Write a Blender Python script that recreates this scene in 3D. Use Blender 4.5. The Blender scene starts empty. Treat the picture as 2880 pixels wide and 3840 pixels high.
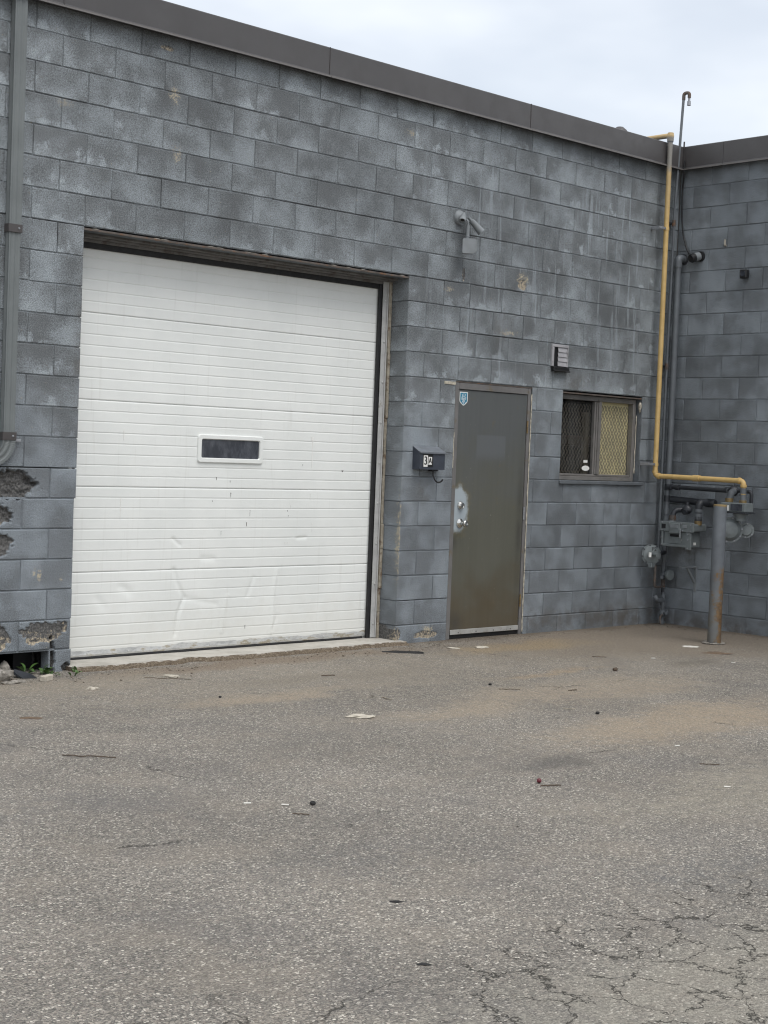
import bpy, bmesh, math, random
from mathutils import Vector, Matrix, noise as mnoise
random.seed(7)
S = bpy.context.scene
COL = S.collection
# ------------------------------------------------------------------ camera
def cam_matrix(yaw, pitch, roll):
    # base camera looks along +Y with Z up
    return Matrix.Rotation(yaw, 3, 'Z') @ Matrix.Rotation(pitch, 3, 'X') @ Matrix.Rotation(roll, 3, 'Y')
cd = bpy.data.cameras.new('camera'); cam = bpy.data.objects.new('camera', cd); COL.objects.link(cam)
R3 = cam_matrix(-0.7593, -0.0394, -0.0390) @ Matrix.Rotation(math.radians(90), 3, 'X')
cam.matrix_world = Matrix.Translation((-5.543, -8.8608, 1.561)) @ R3.to_4x4()
cd.sensor_fit = 'VERTICAL'; cd.sensor_height = 24.0; cd.lens = 24.0 * 5699.09 / 3840.0
cd.clip_start = 0.05; cd.clip_end = 3000
S.camera = cam
# ------------------------------------------------------------------ sky, sun, exposure
SUN_EL, SUN_AZ = math.radians(62), math.radians(-174)      # azimuth measured from +Y towards +X
w = bpy.data.worlds.new('World'); S.world = w; w.use_nodes = True
wt = w.node_tree; wn = wt.nodes; wl = wt.links
for n in list(wn): wn.remove(n)
wo = wn.new('ShaderNodeOutputWorld'); bg = wn.new('ShaderNodeBackground')
sky = wn.new('ShaderNodeTexSky'); sky.sky_type = 'NISHITA'; sky.sun_disc = False
sky.sun_elevation = SUN_EL; sky.sun_rotation = SUN_AZ; sky.air_density = 1.0; sky.dust_density = 2.0; sky.ozone_density = 1.0
tc = wn.new('ShaderNodeTexCoord'); mp = wn.new('ShaderNodeMapping'); mp.inputs['Scale'].default_value = (1.0, 1.0, 2.6)
cn = wn.new('ShaderNodeTexNoise'); cn.inputs['Scale'].default_value = 2.0; cn.inputs['Detail'].default_value = 5; cn.inputs['Roughness'].default_value = 0.5
cr = wn.new('ShaderNodeMapRange'); cr.interpolation_type = 'SMOOTHSTEP'
for k, v in enumerate((0.32, 0.62, 0.55, 1.0)): cr.inputs[k + 1].default_value = v
mx = wn.new('ShaderNodeMix'); mx.data_type = 'RGBA'; mx.inputs[7].default_value = (8.7, 9.05, 9.5, 1)
wl.new(tc.outputs['Generated'], mp.inputs['Vector']); wl.new(mp.outputs[0], cn.inputs['Vector'])
wl.new(cn.outputs[0], cr.inputs[0]); wl.new(cr.outputs[0], mx.inputs[0])
wl.new(sky.outputs[0], mx.inputs[6]); wl.new(mx.outputs[2], bg.inputs['Color'])
bg.inputs['Strength'].default_value = 0.1
wl.new(bg.outputs[0], wo.inputs[0])
sd = bpy.data.lights.new('sun', 'SUN'); sun = bpy.data.objects.new('sun', sd); COL.objects.link(sun)
sd.energy = 1.5; sd.angle = math.radians(36); sd.color = (1.0, 0.97, 0.93)
sdir = Vector((math.sin(SUN_AZ) * math.cos(SUN_EL), math.cos(SUN_AZ) * math.cos(SUN_EL), math.sin(SUN_EL)))
sun.rotation_euler = sdir.to_track_quat('Z', 'Y').to_euler(); sun.location = (-10, -20, 20)
S.view_settings.view_transform = 'Standard'; S.view_settings.look = 'None'
S.view_settings.exposure = 0.35; S.view_settings.gamma = 1.0; S.view_settings.use_curve_mapping = False
S.render.engine = 'CYCLES'; S.cycles.use_denoising = True; S.cycles.use_adaptive_sampling = True; S.cycles.adaptive_threshold = 0.025; S.cycles.filter_width = 1.15
S.cycles.max_bounces = 5; S.cycles.diffuse_bounces = 2; S.cycles.glossy_bounces = 2; S.cycles.transparent_max_bounces = 6; S.cycles.caustics_reflective = False; S.cycles.caustics_refractive = False

# ------------------------------------------------------------------ node helpers
class NT:
    def __init__(s, name):
        s.m = bpy.data.materials.new(name); s.m.use_nodes = True
        s.t = s.m.node_tree; s.n = s.t.nodes; s.l = s.t.links
        s.b = s.n['Principled BSDF']; s.memo = {}; s.dim = '3D'
        s.g = s.n.new('ShaderNodeNewGeometry'); s.P = s.g.outputs['Position']
        s.tc = s.n.new('ShaderNodeTexCoord'); s.O = s.tc.outputs['Object']
        s.oi = s.n.new('ShaderNodeObjectInfo'); s.rnd = s.oi.outputs['Random']
    def put(s, sock, v):
        if isinstance(v, bpy.types.NodeSocket): s.l.new(v, sock)
        elif isinstance(v, (tuple, list)) and len(v) == 3 and sock.type == 'RGBA': sock.default_value = (*v, 1)
        else: sock.default_value = v
    def math(s, op, a, b=0.0, clamp=False):
        n = s.n.new('ShaderNodeMath'); n.operation = op; n.use_clamp = clamp
        s.put(n.inputs[0], a); s.put(n.inputs[1], b); return n.outputs[0]
    def add(s, a, b): return s.math('ADD', a, b)
    def mul(s, a, b): return s.math('MULTIPLY', a, b)
    def vm(s, op, a, b=(0, 0, 0)):
        n = s.n.new('ShaderNodeVectorMath'); n.operation = op
        s.put(n.inputs[0], a); s.put(n.inputs[1], b)
        return n.outputs['Value'] if op in ('LENGTH', 'DISTANCE') else n.outputs[0]
    def sep(s, v):
        n = s.n.new('ShaderNodeSeparateXYZ'); s.put(n.inputs[0], v); return n.outputs
    def comb(s, x, y, z):
        n = s.n.new('ShaderNodeCombineXYZ')
        for k, v in enumerate((x, y, z)): s.put(n.inputs[k], v)
        return n.outputs[0]
    def kv(s, v): return (v.node.name, v.identifier) if isinstance(v, bpy.types.NodeSocket) else v
    def noise(s, v, scale, detail=4, rough=0.55, col=False):
        k = ('n', s.kv(v), scale, detail, rough)
        if k in s.memo: return s.memo[k].outputs['Color'] if col else s.memo[k].outputs[0]
        n = s.memo[k] = s.n.new('ShaderNodeTexNoise'); n.noise_dimensions = s.dim; s.put(n.inputs['Vector'], v)
        n.inputs['Scale'].default_value = scale; n.inputs['Detail'].default_value = detail; n.inputs['Roughness'].default_value = rough
        return n.outputs['Color'] if col else n.outputs[0]
    def vor(s, v, scale, feature='F1', out='Distance'):
        k = ('v', s.kv(v), scale, feature)
        if k in s.memo: return s.memo[k].outputs[out]
        n = s.memo[k] = s.n.new('ShaderNodeTexVoronoi'); n.voronoi_dimensions = s.dim; n.feature = feature; s.put(n.inputs['Vector'], v)
        n.inputs['Scale'].default_value = scale; return n.outputs[out]
    def mr(s, v, a, b, c=0.0, d=1.0):
        k_ = ('m', s.kv(v), a, b, c, d)
        if k_ in s.memo: return s.memo[k_].outputs[0]
        n = s.memo[k_] = s.n.new('ShaderNodeMapRange'); n.interpolation_type = 'SMOOTHSTEP'
        s.put(n.inputs[0], v)
        for k, x in enumerate((a, b, c, d)): n.inputs[k + 1].default_value = x
        return n.outputs[0]
    def mix(s, f, a, b, mode='MIX'):
        n = s.n.new('ShaderNodeMix'); n.data_type = 'RGBA'; n.blend_type = mode
        s.put(n.inputs[0], f); s.put(n.inputs[6], a); s.put(n.inputs[7], b); return n.outputs[2]
    def ramp(s, f, stops):
        n = s.n.new('ShaderNodeValToRGB'); s.put(n.inputs[0], f)
        e = n.color_ramp.elements
        while len(e) < len(stops): e.new(0.5)
        for k, (p, c) in enumerate(stops):
            e[k].position = p; e[k].color = (*c, 1) if len(c) == 3 else c
        return n.outputs[0]
    def scalec(s, c, f):      # colour times value
        return s.vm('SCALE_', c, f)
    def gain(s, c, f):
        return s.mix(1.0, c, s.comb(f, f, f), 'MULTIPLY')
    def spot(s, c, r, inner=0.2):      # soft ellipsoid mask in world space
        d = s.vm('LENGTH', s.vm('DIVIDE', s.vm('SUBTRACT', s.P, c), r))
        return s.mr(d, 1.0, inner)
    def bump(s, h, dist=0.003, strength=1.0, prev=None):
        n = s.n.new('ShaderNodeBump'); n.inputs['Distance'].default_value = dist; n.inputs['Strength'].default_value = strength
        s.put(n.inputs['Height'], h)
        if prev is not None: s.l.new(prev, n.inputs['Normal'])
        return n.outputs[0]
    def attr(s, name):
        n = s.n.new('ShaderNodeAttribute'); n.attribute_name = name; return n.outputs['Fac']
    def out(s, col, rough=0.7, metal=0.0, normal=None, **kw):
        s.put(s.b.inputs['Base Color'], col); s.put(s.b.inputs['Roughness'], rough); s.put(s.b.inputs['Metallic'], metal)
        if normal is not None: s.l.new(normal, s.b.inputs['Normal'])
        for k, v in kw.items(): s.put(s.b.inputs[k.replace('_', ' ')], v)
        return s.m

def plain(name, col, rough=0.6, metal=0.0, var=0.18, vs=6.0, bump=0.0, bs=90.0, dirt=None, dcov=0.5, ds=9.0, spec=0.5):
    t = NT(name)
    f = t.mr(t.noise(t.P, vs, 5, 0.6), 0.25, 0.75, 1 - var, 1 + var)
    c = t.gain(col, f)
    if dirt:
        d = t.noise(t.P, ds, 6, 0.68)
        c = t.mix(t.mr(d, 1 - dcov - 0.06, 1 - dcov + 0.06), c, dirt)
    nrm = t.bump(t.noise(t.P, bs, 4, 0.6), bump) if bump else None
    return t.out(c, t.mr(t.noise(t.P, vs * 3, 3), 0.3, 0.7, rough - 0.08, min(1, rough + 0.08)), metal, nrm, **{'Specular_IOR_Level': spec})

def block_paint(name, mortar=False):
    t = NT(name); t.dim = '2D'
    px = t.sep(t.P)
    P2 = t.comb(t.math('SUBTRACT', px[0], px[1]), px[2], 0.0)      # unrolled wall coordinates
    off = t.comb(t.mul(t.rnd, 37.0), t.mul(t.rnd, 11.0), t.mul(t.rnd, 23.0))
    Q = t.vm('ADD', P2, off)
    g = t.noise(P2, 75, 4, 0.7)                                   # porous grain
    g2 = t.noise(P2, 170, 2, 0.6)
    gc = t.math('SUBTRACT', g, 0.5)
    n1 = t.add(t.mul(t.noise(Q, 3.6, 3, 0.5), 0.6), t.mul(t.noise(P2, 2.6, 4, 0.6), 0.4))
    n2 = t.noise(Q, 8.0, 3, 0.5)
    lz = t.sep(t.O)[2] if not mortar else 0.0
    d = t.add(t.add(n1, t.mul(lz, 0.42)), t.mul(t.math('SUBTRACT', t.rnd, 0.5), 0.10))
    d = t.add(d, t.mul(gc, 0.85))
    mid, dark, light = (0.210, 0.230, 0.243), (0.128, 0.137, 0.143), (0.318, 0.352, 0.375)
    upper = t.mix(t.mr(d, 0.44, 0.66), mid, dark)
    upper = t.mix(t.mul(t.mr(d, 0.48, 0.28), 0.9), upper, light)
    # fresh roller touch-ups along the lower edges of some blocks
    big = t.noise(P2, 0.75, 3, 0.55)
    e = t.add(t.add(t.mul(lz, 2.0), t.mul(n2, 1.1)), t.mul(gc, 0.45))
    upper = t.mix(t.mul(t.mul(t.mr(e, 0.42, 0.24), 0.85), t.mr(big, 0.38, 0.58, 0.25, 1.0)), upper, (0.325, 0.360, 0.385))
    # long pale runs where paint ran down the wall
    SV = t.vm('MULTIPLY', P2, (15.0, 0.9, 0.0))
    run = t.mr(t.add(t.noise(SV, 1.0, 4, 0.6), t.mul(t.math('SUBTRACT', g, 0.5), 0.15)), 0.60, 0.68)
    zone = t.mul(t.mr(px[0], 2.6, 4.2), t.mul(t.mr(px[2], 1.7, 2.5), t.mr(px[2], 4.3, 3.8)))
    upper = t.mix(t.mul(run, t.mul(zone, 0.62)), upper, (0.310, 0.344, 0.368))
    # lower courses were repainted: smoother, bluer coat
    lowc = t.mix(t.mr(t.add(n1, t.mul(gc, 0.3)), 0.35, 0.64), (0.235, 0.263, 0.288), (0.148, 0.162, 0.175))
    zl = t.add(px[2], t.mul(t.math('SUBTRACT', t.noise(P2, 1.3, 3), 0.5), 1.6))
    low = t.mr(zl, 2.3, 1.3)
    sidew = t.mr(px[0], 6.60, 6.645)
    low = t.math('MAXIMUM', low, t.mul(sidew, 0.8))
    c = t.mix(low, upper, lowc)
    c = t.gain(c, t.mr(t.rnd, 0, 1, 0.90, 1.08))
    c = t.gain(c, t.mr(t.noise(P2, 0.75, 3, 0.55), 0.3, 0.7, 0.88, 1.10))
    pits = t.mul(t.mr(g, 0.42, 0.31), t.math('SUBTRACT', 1.0, t.mul(low, 0.6)))
    c = t.mix(t.mul(pits, 0.75), c, (0.05, 0.051, 0.053))
    c = t.gain(c, t.mr(g2, 0.3, 0.7, 0.70, 1.28))
    # bare cream masonry showing through at worn places
    for ctr, r, a in (((0.70, 0, 3.99), (0.09, .1, 0.14), 0.75), ((0.73, 0, 3.59), (0.08, .1, 0.12), 0.7), ((-0.18, 0, 3.78), (0.13, .1, 0.07), 0.35),
                      ((4.42, 0, 3.10), (0.16, .1, 0.13), 0.95), ((4.25, 0, 2.63), (0.26, .1, 0.045), 1.0), ((3.41, 0, 0.10), (0.16, .1, 0.08), 1.0),
                      ((3.50, 0, 2.93), (0.12, .1, 0.05), 0.7), ((3.05, 0, 0.85), (0.025, .1, 0.75), 1.0), ((3.06, 0, 0.1), (0.05, .2, 0.08), 1.0),
                      ((3.0, 0, 4.12), (0.12, .1, 0.06), 0.6), ((-0.305, 0, 0.675), (0.03, .1, 0.07), 1.0), ((-0.262, 0, 0.655), (0.035, .1, 0.11), 1.0), ((-0.10, 0, 0.63), (0.03, .1, 0.05), 0.9)):
        m = t.spot(ctr, r, 0.1)
        m = t.mr(t.add(t.mul(m, 0.22), t.add(t.mul(g, 0.6), t.mul(t.noise(P2, 24, 4, 0.7), 0.4))), 0.66, 0.78)
        c = t.mix(t.mul(m, a), c, (0.46, 0.40, 0.29))
    # brown grime stains; at the wall foot darkened further as contact shade
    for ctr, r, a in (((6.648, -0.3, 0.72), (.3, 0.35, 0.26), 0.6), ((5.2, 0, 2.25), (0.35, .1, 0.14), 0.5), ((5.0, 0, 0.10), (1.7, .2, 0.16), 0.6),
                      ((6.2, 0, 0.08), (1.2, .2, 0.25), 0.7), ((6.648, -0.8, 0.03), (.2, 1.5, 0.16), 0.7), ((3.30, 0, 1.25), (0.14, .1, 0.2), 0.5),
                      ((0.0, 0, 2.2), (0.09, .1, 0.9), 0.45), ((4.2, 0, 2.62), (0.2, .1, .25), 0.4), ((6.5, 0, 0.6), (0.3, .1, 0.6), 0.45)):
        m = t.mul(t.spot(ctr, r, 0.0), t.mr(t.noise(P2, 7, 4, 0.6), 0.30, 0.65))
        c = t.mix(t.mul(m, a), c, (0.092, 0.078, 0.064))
    # broken faces
    sp = t.attr('spall')
    ex = t.ramp(t.noise(P2, 60, 5, 0.75), [(0.30, (0.035, 0.034, 0.034)), (0.52, (0.11, 0.108, 0.106)), (0.72, (0.20, 0.192, 0.18))])
    cream = t.mr(t.add(t.attr('cream'), t.mul(t.math('SUBTRACT', t.noise(P2, 38, 5, 0.7), 0.5), 1.6)), 0.46, 0.74)
    ex = t.mix(cream, ex, t.gain((0.42, 0.36, 0.27), t.mr(g, 0.3, 0.7, 0.6, 1.2)))
    c = t.mix(t.mr(t.add(sp, t.mul(t.math('SUBTRACT', g, 0.5), 0.5)), 0.35, 0.55), c, ex)
    if mortar: c = t.gain(c, 0.97)
    h = t.add(t.mul(g, 0.6), t.mul(g2, 0.4))
    nrm = t.bump(h, 0.005, 1.0)
    nrm = t.bump(t.noise(P2, 24, 4, 0.7), 0.006, 0.5, nrm)
    return t.out(c, t.mr(g, 0.3, 0.7, 0.62, 0.85), 0, nrm, Specular_IOR_Level=0.35)

def asphalt_mat():
    t = NT('asphalt'); t.dim = '2D'
    px = t.sep(t.P)
    wob = t.vm('ADD', t.P, t.vm('MULTIPLY', t.vm('SUBTRACT', t.noise(t.P, 60, 2, 0.5, True), (0.5, 0.5, 0.5)), (0.010, 0.010, 0.0)))
    v1 = t.vor(wob, 100); v1c = t.sep(t.vor(wob, 100, out='Color'))
    v2 = t.vor(wob, 240); v2c = t.sep(t.vor(wob, 240, out='Color'))
    st = t.ramp(v1c[0], [(0.0, (0.10, 0.097, 0.094)), (0.35, (0.19, 0.186, 0.178)), (0.62, (0.275, 0.26, 0.238)), (0.88, (0.38, 0.363, 0.335)), (0.965, (0.66, 0.64, 0.60))])
    st = t.mix(t.mul(t.mr(v1c[1], 0.7, 0.95), 0.35), st, (0.27, 0.225, 0.205))
    fine = t.ramp(v2c[0], [(0.0, (0.095, 0.091, 0.087)), (0.6, (0.20, 0.192, 0.182)), (1.0, (0.37, 0.355, 0.33))])
    c = t.mix(t.mr(v1, 0.52, 0.36), fine, st)
    binder = t.mr(t.noise(t.P, 120, 3, 0.7), 0.42, 0.30)
    c = t.mix(t.mul(binder, 0.7), c, (0.055, 0.053, 0.05))
    # broad mottling
    c = t.gain(c, t.mr(t.noise(t.P, 0.8, 3, 0.5), 0.3, 0.7, 0.92, 1.10))
    c = t.mix(1.0, c, (1.03, 0.985, 0.915), 'MULTIPLY')
    c = t.mix(t.mul(t.mr(t.noise(t.P, 2.3, 4, 0.6), 0.46, 0.70), 0.24), c, (0.31, 0.268, 0.215))      # thin film of sand
    c = t.mix(t.mul(t.mr(t.noise(t.P, 1.4, 4, 0.6), 0.52, 0.72), 0.28), c, (0.125, 0.118, 0.118))     # darker, oilier ground
    gr = t.noise(t.P, 11, 5, 0.72)
    fn = t.noise(t.P, 60, 3, 0.7)
    # dust, rust and oil stains, plus wall-foot shade: where they lie is stored on the ground mesh
    at = t.n.new('ShaderNodeAttribute'); at.attribute_name = 'stain_shade'
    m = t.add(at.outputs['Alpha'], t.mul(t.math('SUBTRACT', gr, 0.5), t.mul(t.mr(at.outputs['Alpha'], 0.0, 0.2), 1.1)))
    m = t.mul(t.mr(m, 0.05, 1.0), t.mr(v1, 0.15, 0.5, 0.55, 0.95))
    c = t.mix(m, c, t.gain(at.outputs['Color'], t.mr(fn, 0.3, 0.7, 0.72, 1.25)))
    # cracking
    W = t.vm('ADD', t.P, t.vm('MULTIPLY', t.vm('SUBTRACT', t.noise(t.P, 5, 5, 0.65, True), (0.5, 0.5, 0.5)), (0.26, 0.26, 0)))
    W = t.vm('ADD', W, t.vm('MULTIPLY', t.vm('SUBTRACT', t.noise(t.P, 28, 4, 0.65, True), (0.5, 0.5, 0.5)), (0.045, 0.045, 0)))
    W = t.vm('MULTIPLY', W, (1, 1, 0))
    cw = t.mr(t.noise(t.P, 9, 4), 0.35, 0.7, 0.35, 1.3)
    e1 = t.math('DIVIDE', t.vor(W, 4.6, 'DISTANCE_TO_EDGE'), cw)
    k1 = t.mul(t.mr(e1, 0.030, 0.007), t.mr(t.add(t.spot((-1.25, -6.35, 0), (2.0, 0.95, 1), 0.45), t.mul(t.math('SUBTRACT', t.noise(t.P, 2.2, 3), 0.5), 0.5)), 0.25, 0.45))
    e2 = t.math('DIVIDE', t.vor(W, 0.75, 'DISTANCE_TO_EDGE'), cw)
    k2 = t.mul(t.mr(e2, 0.007, 0.002), t.mul(t.mr(t.noise(t.P, 1.7, 3), 0.56, 0.66), 0.8))
    crack = t.math('MAXIMUM', k1, k2)
    c = t.mix(t.mul(crack, 0.80), c, (0.04, 0.037, 0.03))
    h = t.add(t.mul(t.mr(v1, 0.0, 0.6, 1.0, 0.0), 0.7), t.mul(t.mr(v2, 0.0, 0.6, 1.0, 0.0), 0.4))
    h = t.math('SUBTRACT', h, t.mul(crack, 2.5))
    nrm = t.bump(h, 0.004, 1.0)
    return t.out(c, 0.88, 0, nrm, Specular_IOR_Level=0.3)

M = {}
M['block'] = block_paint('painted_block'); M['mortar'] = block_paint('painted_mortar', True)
M['asphalt'] = asphalt_mat()
def concrete_mat():
    t = NT('sill_concrete')
    g = t.noise(t.P, 45, 6, 0.7); n = t.noise(t.P, 6, 5, 0.65); up = t.sep(t.g.outputs['Normal'])[2]
    c = t.mix(t.mr(n, 0.35, 0.7), (0.50, 0.475, 0.43), (0.38, 0.36, 0.32))
    rough = t.ramp(g, [(0.3, (0.06, 0.045, 0.033)), (0.55, (0.17, 0.135, 0.10)), (0.75, (0.33, 0.29, 0.235))])
    brk = t.mr(t.add(up, t.mul(t.math('SUBTRACT', g, 0.5), 0.5)), 0.93, 0.75)
    c = t.mix(brk, c, rough)
    c = t.mix(t.mr(t.noise(t.P, 16, 5, 0.7), 0.58, 0.72, 0, 0.5), c, (0.24, 0.20, 0.15))
    return t.out(c, 0.9, 0, t.bump(g, 0.006, 0.8), Specular_IOR_Level=0.3)
M['concrete'] = concrete_mat()
def sill_edge():
    t = NT('dirty_broken_concrete')
    c = t.ramp(t.noise(t.P, 70, 5, 0.75), [(0.30, (0.05, 0.038, 0.028)), (0.52, (0.15, 0.118, 0.085)), (0.72, (0.33, 0.285, 0.225))])
    return t.out(c, 0.95, 0, t.bump(t.noise(t.P, 70, 5, 0.75), 0.01, 0.9), Specular_IOR_Level=0.2)
M['siledge'] = sill_edge()
def white_door():
    t = NT('white_door_steel')
    c = t.mix(t.mr(t.noise(t.P, 2.2, 5, 0.6), 0.35, 0.7), (0.80, 0.815, 0.79), (0.75, 0.768, 0.745))
    SV = t.vm('MULTIPLY', t.P, (30, 30, 2.0))
    z = t.sep(t.P)[2]
    st = t.mul(t.mr(t.noise(SV, 1, 4), 0.58, 0.75), 0.22)
    c = t.mix(st, c, (0.60, 0.60, 0.56))
    sc = t.mr(t.noise(t.vm('MULTIPLY', t.P, (9, 9, 26)), 1.0, 6, 0.72), 0.70, 0.76)
    c = t.mix(t.mul(sc, t.mul(t.mr(z, 2.0, 1.2), 0.5)), c, (0.33, 0.33, 0.32))
    low = t.mul(t.mr(t.add(z, t.mul(t.math('SUBTRACT', t.noise(t.P, 9, 5, 0.7), 0.5), 0.5)), 0.5, 0.05), 0.30)
    c = t.mix(low, c, (0.55, 0.52, 0.45))
    return t.out(c, 0.42, 0, t.bump(t.noise(t.P, 260, 2), 0.0005, 0.5), Specular_IOR_Level=0.4)
M['white'] = white_door()
def retainer_mat():
    t = NT('torn_aluminium')
    z = t.sep(t.P)[2]; n = t.noise(t.vm('MULTIPLY', t.P, (7, 7, 20)), 1, 6, 0.68)
    c = t.ramp(n, [(0.35, (0.42, 0.42, 0.41)), (0.5, (0.62, 0.62, 0.60)), (0.6, (0.38, 0.33, 0.24)), (0.75, (0.70, 0.69, 0.66))])
    return t.out(c, 0.4, 0.5, t.bump(n, 0.006, 0.6))
M['retainer'] = retainer_mat()
def steel_door():
    t = NT('olive_steel_door')
    px = t.sep(t.P); z = px[2]
    n = t.noise(t.P, 3.0, 5, 0.62); sv = t.noise(t.vm('MULTIPLY', t.P, (34, 34, 1.2)), 1, 4)
    c = t.mix(t.mr(t.add(z, t.mul(t.math('SUBTRACT', n, 0.5), 1.2)), 1.9, 0.9), (0.100, 0.106, 0.106), (0.106, 0.106, 0.086))
    c = t.mix(t.mr(t.add(z, t.mul(t.math('SUBTRACT', n, 0.5), 0.9)), 0.75, 0.1), c, (0.094, 0.078, 0.052))
    c = t.gain(c, t.mr(sv, 0.3, 0.7, 0.97, 1.03))
    c = t.mix(t.mul(t.mr(t.noise(t.P, 11, 5, 0.65), 0.60, 0.72), 0.35), c, (0.13, 0.11, 0.07))
    # scuffed, blackened corners
    for ctr, r in (((3.74, 0, 0.13), (0.16, .2, 0.16)), ((3.70, 0, 0.85), (0.06, .2, 0.18)), ((4.52, 0, 0.95), (0.07, .2, 0.9))):
        c = t.mix(t.mul(t.spot(ctr, r, 0.0), t.mr(n, 0.3, 0.6, 0.2, 0.75)), c, (0.055, 0.053, 0.047))
    # pale rectangle left by a removed notice
    inb = t.mul(t.mul(t.mr(px[0], 3.93, 3.95), t.mr(px[0], 4.31, 4.29)), t.mul(t.mr(z, 1.50, 1.60), t.mr(z, 1.745, 1.73)))
    c = t.mix(t.mul(inb, 0.55), c, (0.128, 0.138, 0.148))
    # bare repainted patch round the locks
    m = t.add(t.spot((3.735, 0, 1.10), (0.22, .2, 0.34), 0.0), t.mul(t.math('SUBTRACT', t.noise(t.P, 13, 5, 0.65), 0.5), 0.75))
    c = t.mix(t.mul(t.mr(m, 0.08, 0.38), 0.6), c, (0.16, 0.140, 0.085))
    c = t.mix(t.mr(m, 0.26, 0.56), c, (0.36, 0.41, 0.44))
    # small chips
    ch = t.mr(t.noise(t.P, 42, 3, 0.6), 0.735, 0.76)
    c = t.mix(t.mul(ch, 0.6), c, (0.45, 0.43, 0.36))
    return t.out(c, t.mr(n, 0.3, 0.7, 0.38, 0.55), 0, t.bump(t.noise(t.P, 120, 3), 0.0006, 0.6), Specular_IOR_Level=0.45)
M['sdoor'] = steel_door()
M['frame'] = plain('door_frame_paint', (0.155, 0.150, 0.147), 0.5, 0, 0.15, 5, 0.001, 90, dirt=(0.150, 0.130, 0.10), dcov=0.40)
M['caulk'] = plain('old_caulk', (0.46, 0.42, 0.34), 0.85, 0, 0.35, 25, 0.004, 60, dirt=(0.14, 0.13, 0.12), dcov=0.42, ds=18)
M['wood'] = plain('weathered_wood', (0.33, 0.295, 0.235), 0.85, 0, 0.3, 20, 0.003, 40, dirt=(0.17, 0.12, 0.08), dcov=0.42, ds=14)
M['rubber'] = plain('black_rubber', (0.012, 0.012, 0.013), 0.6, 0, 0.3, 12)
M['alu'] = plain('aluminium', (0.62, 0.62, 0.60), 0.38, 0.6, 0.12, 10, 0.0006, 80, dirt=(0.33, 0.31, 0.28), dcov=0.36, ds=14)
M['trackalu'] = plain('dull_track_steel', (0.44, 0.44, 0.43), 0.65, 0.0, 0.15, 10, 0.0006, 80, dirt=(0.27, 0.25, 0.22), dcov=0.36, ds=10)
M['chrome'] = plain('brushed_chrome', (0.66, 0.65, 0.62), 0.22, 1.0, 0.05, 10)
M['rusty'] = plain('rusty_steel', (0.10, 0.085, 0.075), 0.8, 0, 0.35, 18, 0.003, 70, dirt=(0.17, 0.09, 0.05), dcov=0.42, ds=22)
M['track'] = plain('dirty_trim', (0.16, 0.155, 0.15), 0.7, 0, 0.3, 14, 0.002, 60, dirt=(0.10, 0.085, 0.075), dcov=0.42, ds=12)
M['fascia'] = plain('charcoal_fascia', (0.068, 0.064, 0.064), 0.42, 0, 0.08, 3, 0.0007, 10)
M['fascia2'] = plain('charcoal_fascia_lip', (0.16, 0.15, 0.145), 0.45, 0, 0.1, 5)
M['spout'] = plain('grey_green_downspout', (0.150, 0.165, 0.166), 0.5, 0, 0.10, 4, dirt=(0.125, 0.128, 0.122), dcov=0.32, ds=4)
M['strap'] = plain('brown_strap', (0.062, 0.055, 0.054), 0.5, 0, 0.15, 6)
M['galv'] = plain('galvanised_steel', (0.30, 0.31, 0.33), 0.5, 0.4, 0.2, 20)
M['greypaint'] = plain('grey_pipe_paint', (0.118, 0.130, 0.142), 0.5, 0, 0.16, 8, 0.0008, 70, dirt=(0.10, 0.10, 0.10), dcov=0.32, ds=16)
M['darkpaint'] = plain('dark_grey_pipe_paint', (0.030, 0.033, 0.039), 0.5, 0, 0.25, 10, 0.001, 60, dirt=(0.09, 0.095, 0.10), dcov=0.3, ds=13)
M['greyfix'] = plain('grey_fixture_paint', (0.21, 0.226, 0.236), 0.48, 0, 0.12, 14, dirt=(0.16, 0.155, 0.15), dcov=0.26, ds=26)
M['meterpaint'] = plain('meter_grey_paint', (0.165, 0.185, 0.188), 0.45, 0, 0.14, 14, 0.0008, 60, dirt=(0.11, 0.112, 0.11), dcov=0.32, ds=22)
M['brass'] = plain('tarnished_brass', (0.22, 0.155, 0.07), 0.5, 0.3, 0.35, 20, dirt=(0.10, 0.08, 0.06), dcov=0.4, ds=30)
M['black'] = plain('black_plastic', (0.014, 0.014, 0.015), 0.35, 0, 0.2, 10)
M['blue'] = plain('slate_mailbox_paint', (0.050, 0.058, 0.075), 0.4, 0, 0.18, 12, 0.0006, 60, dirt=(0.115, 0.125, 0.145), dcov=0.30, ds=12)
M['lid'] = plain('slate_mailbox_lid', (0.155, 0.17, 0.19), 0.4, 0, 0.18, 12, dirt=(0.09, 0.10, 0.115), dcov=0.35, ds=14)
M['sticker'] = plain('white_sticker', (0.78, 0.78, 0.75), 0.5, 0, 0.05, 10)
M['teal'] = plain('teal_print', (0.012, 0.20, 0.33), 0.5, 0, 0.1, 30)
M['ink'] = plain('black_print', (0.01, 0.01, 0.011), 0.5, 0, 0.1, 10)
M['vent'] = plain('vent_metal', (0.36, 0.355, 0.37), 0.55, 0, 0.12, 12, dirt=(0.22, 0.215, 0.215), dcov=0.38, ds=14)
M['winframe'] = plain('bronze_window_frame', (0.20, 0.19, 0.18), 0.45, 0.2, 0.15, 8, 0.0008, 60, dirt=(0.12, 0.105, 0.085), dcov=0.35, ds=12)
M['wire'] = plain('expanded_metal', (0.075, 0.065, 0.05), 0.6, 0.2, 0.2, 12)
M['yboard'] = plain('yellowed_blind', (0.76, 0.67, 0.38), 0.7, 0, 0.12, 5, dirt=(0.64, 0.56, 0.31), dcov=0.38, ds=5)
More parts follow.
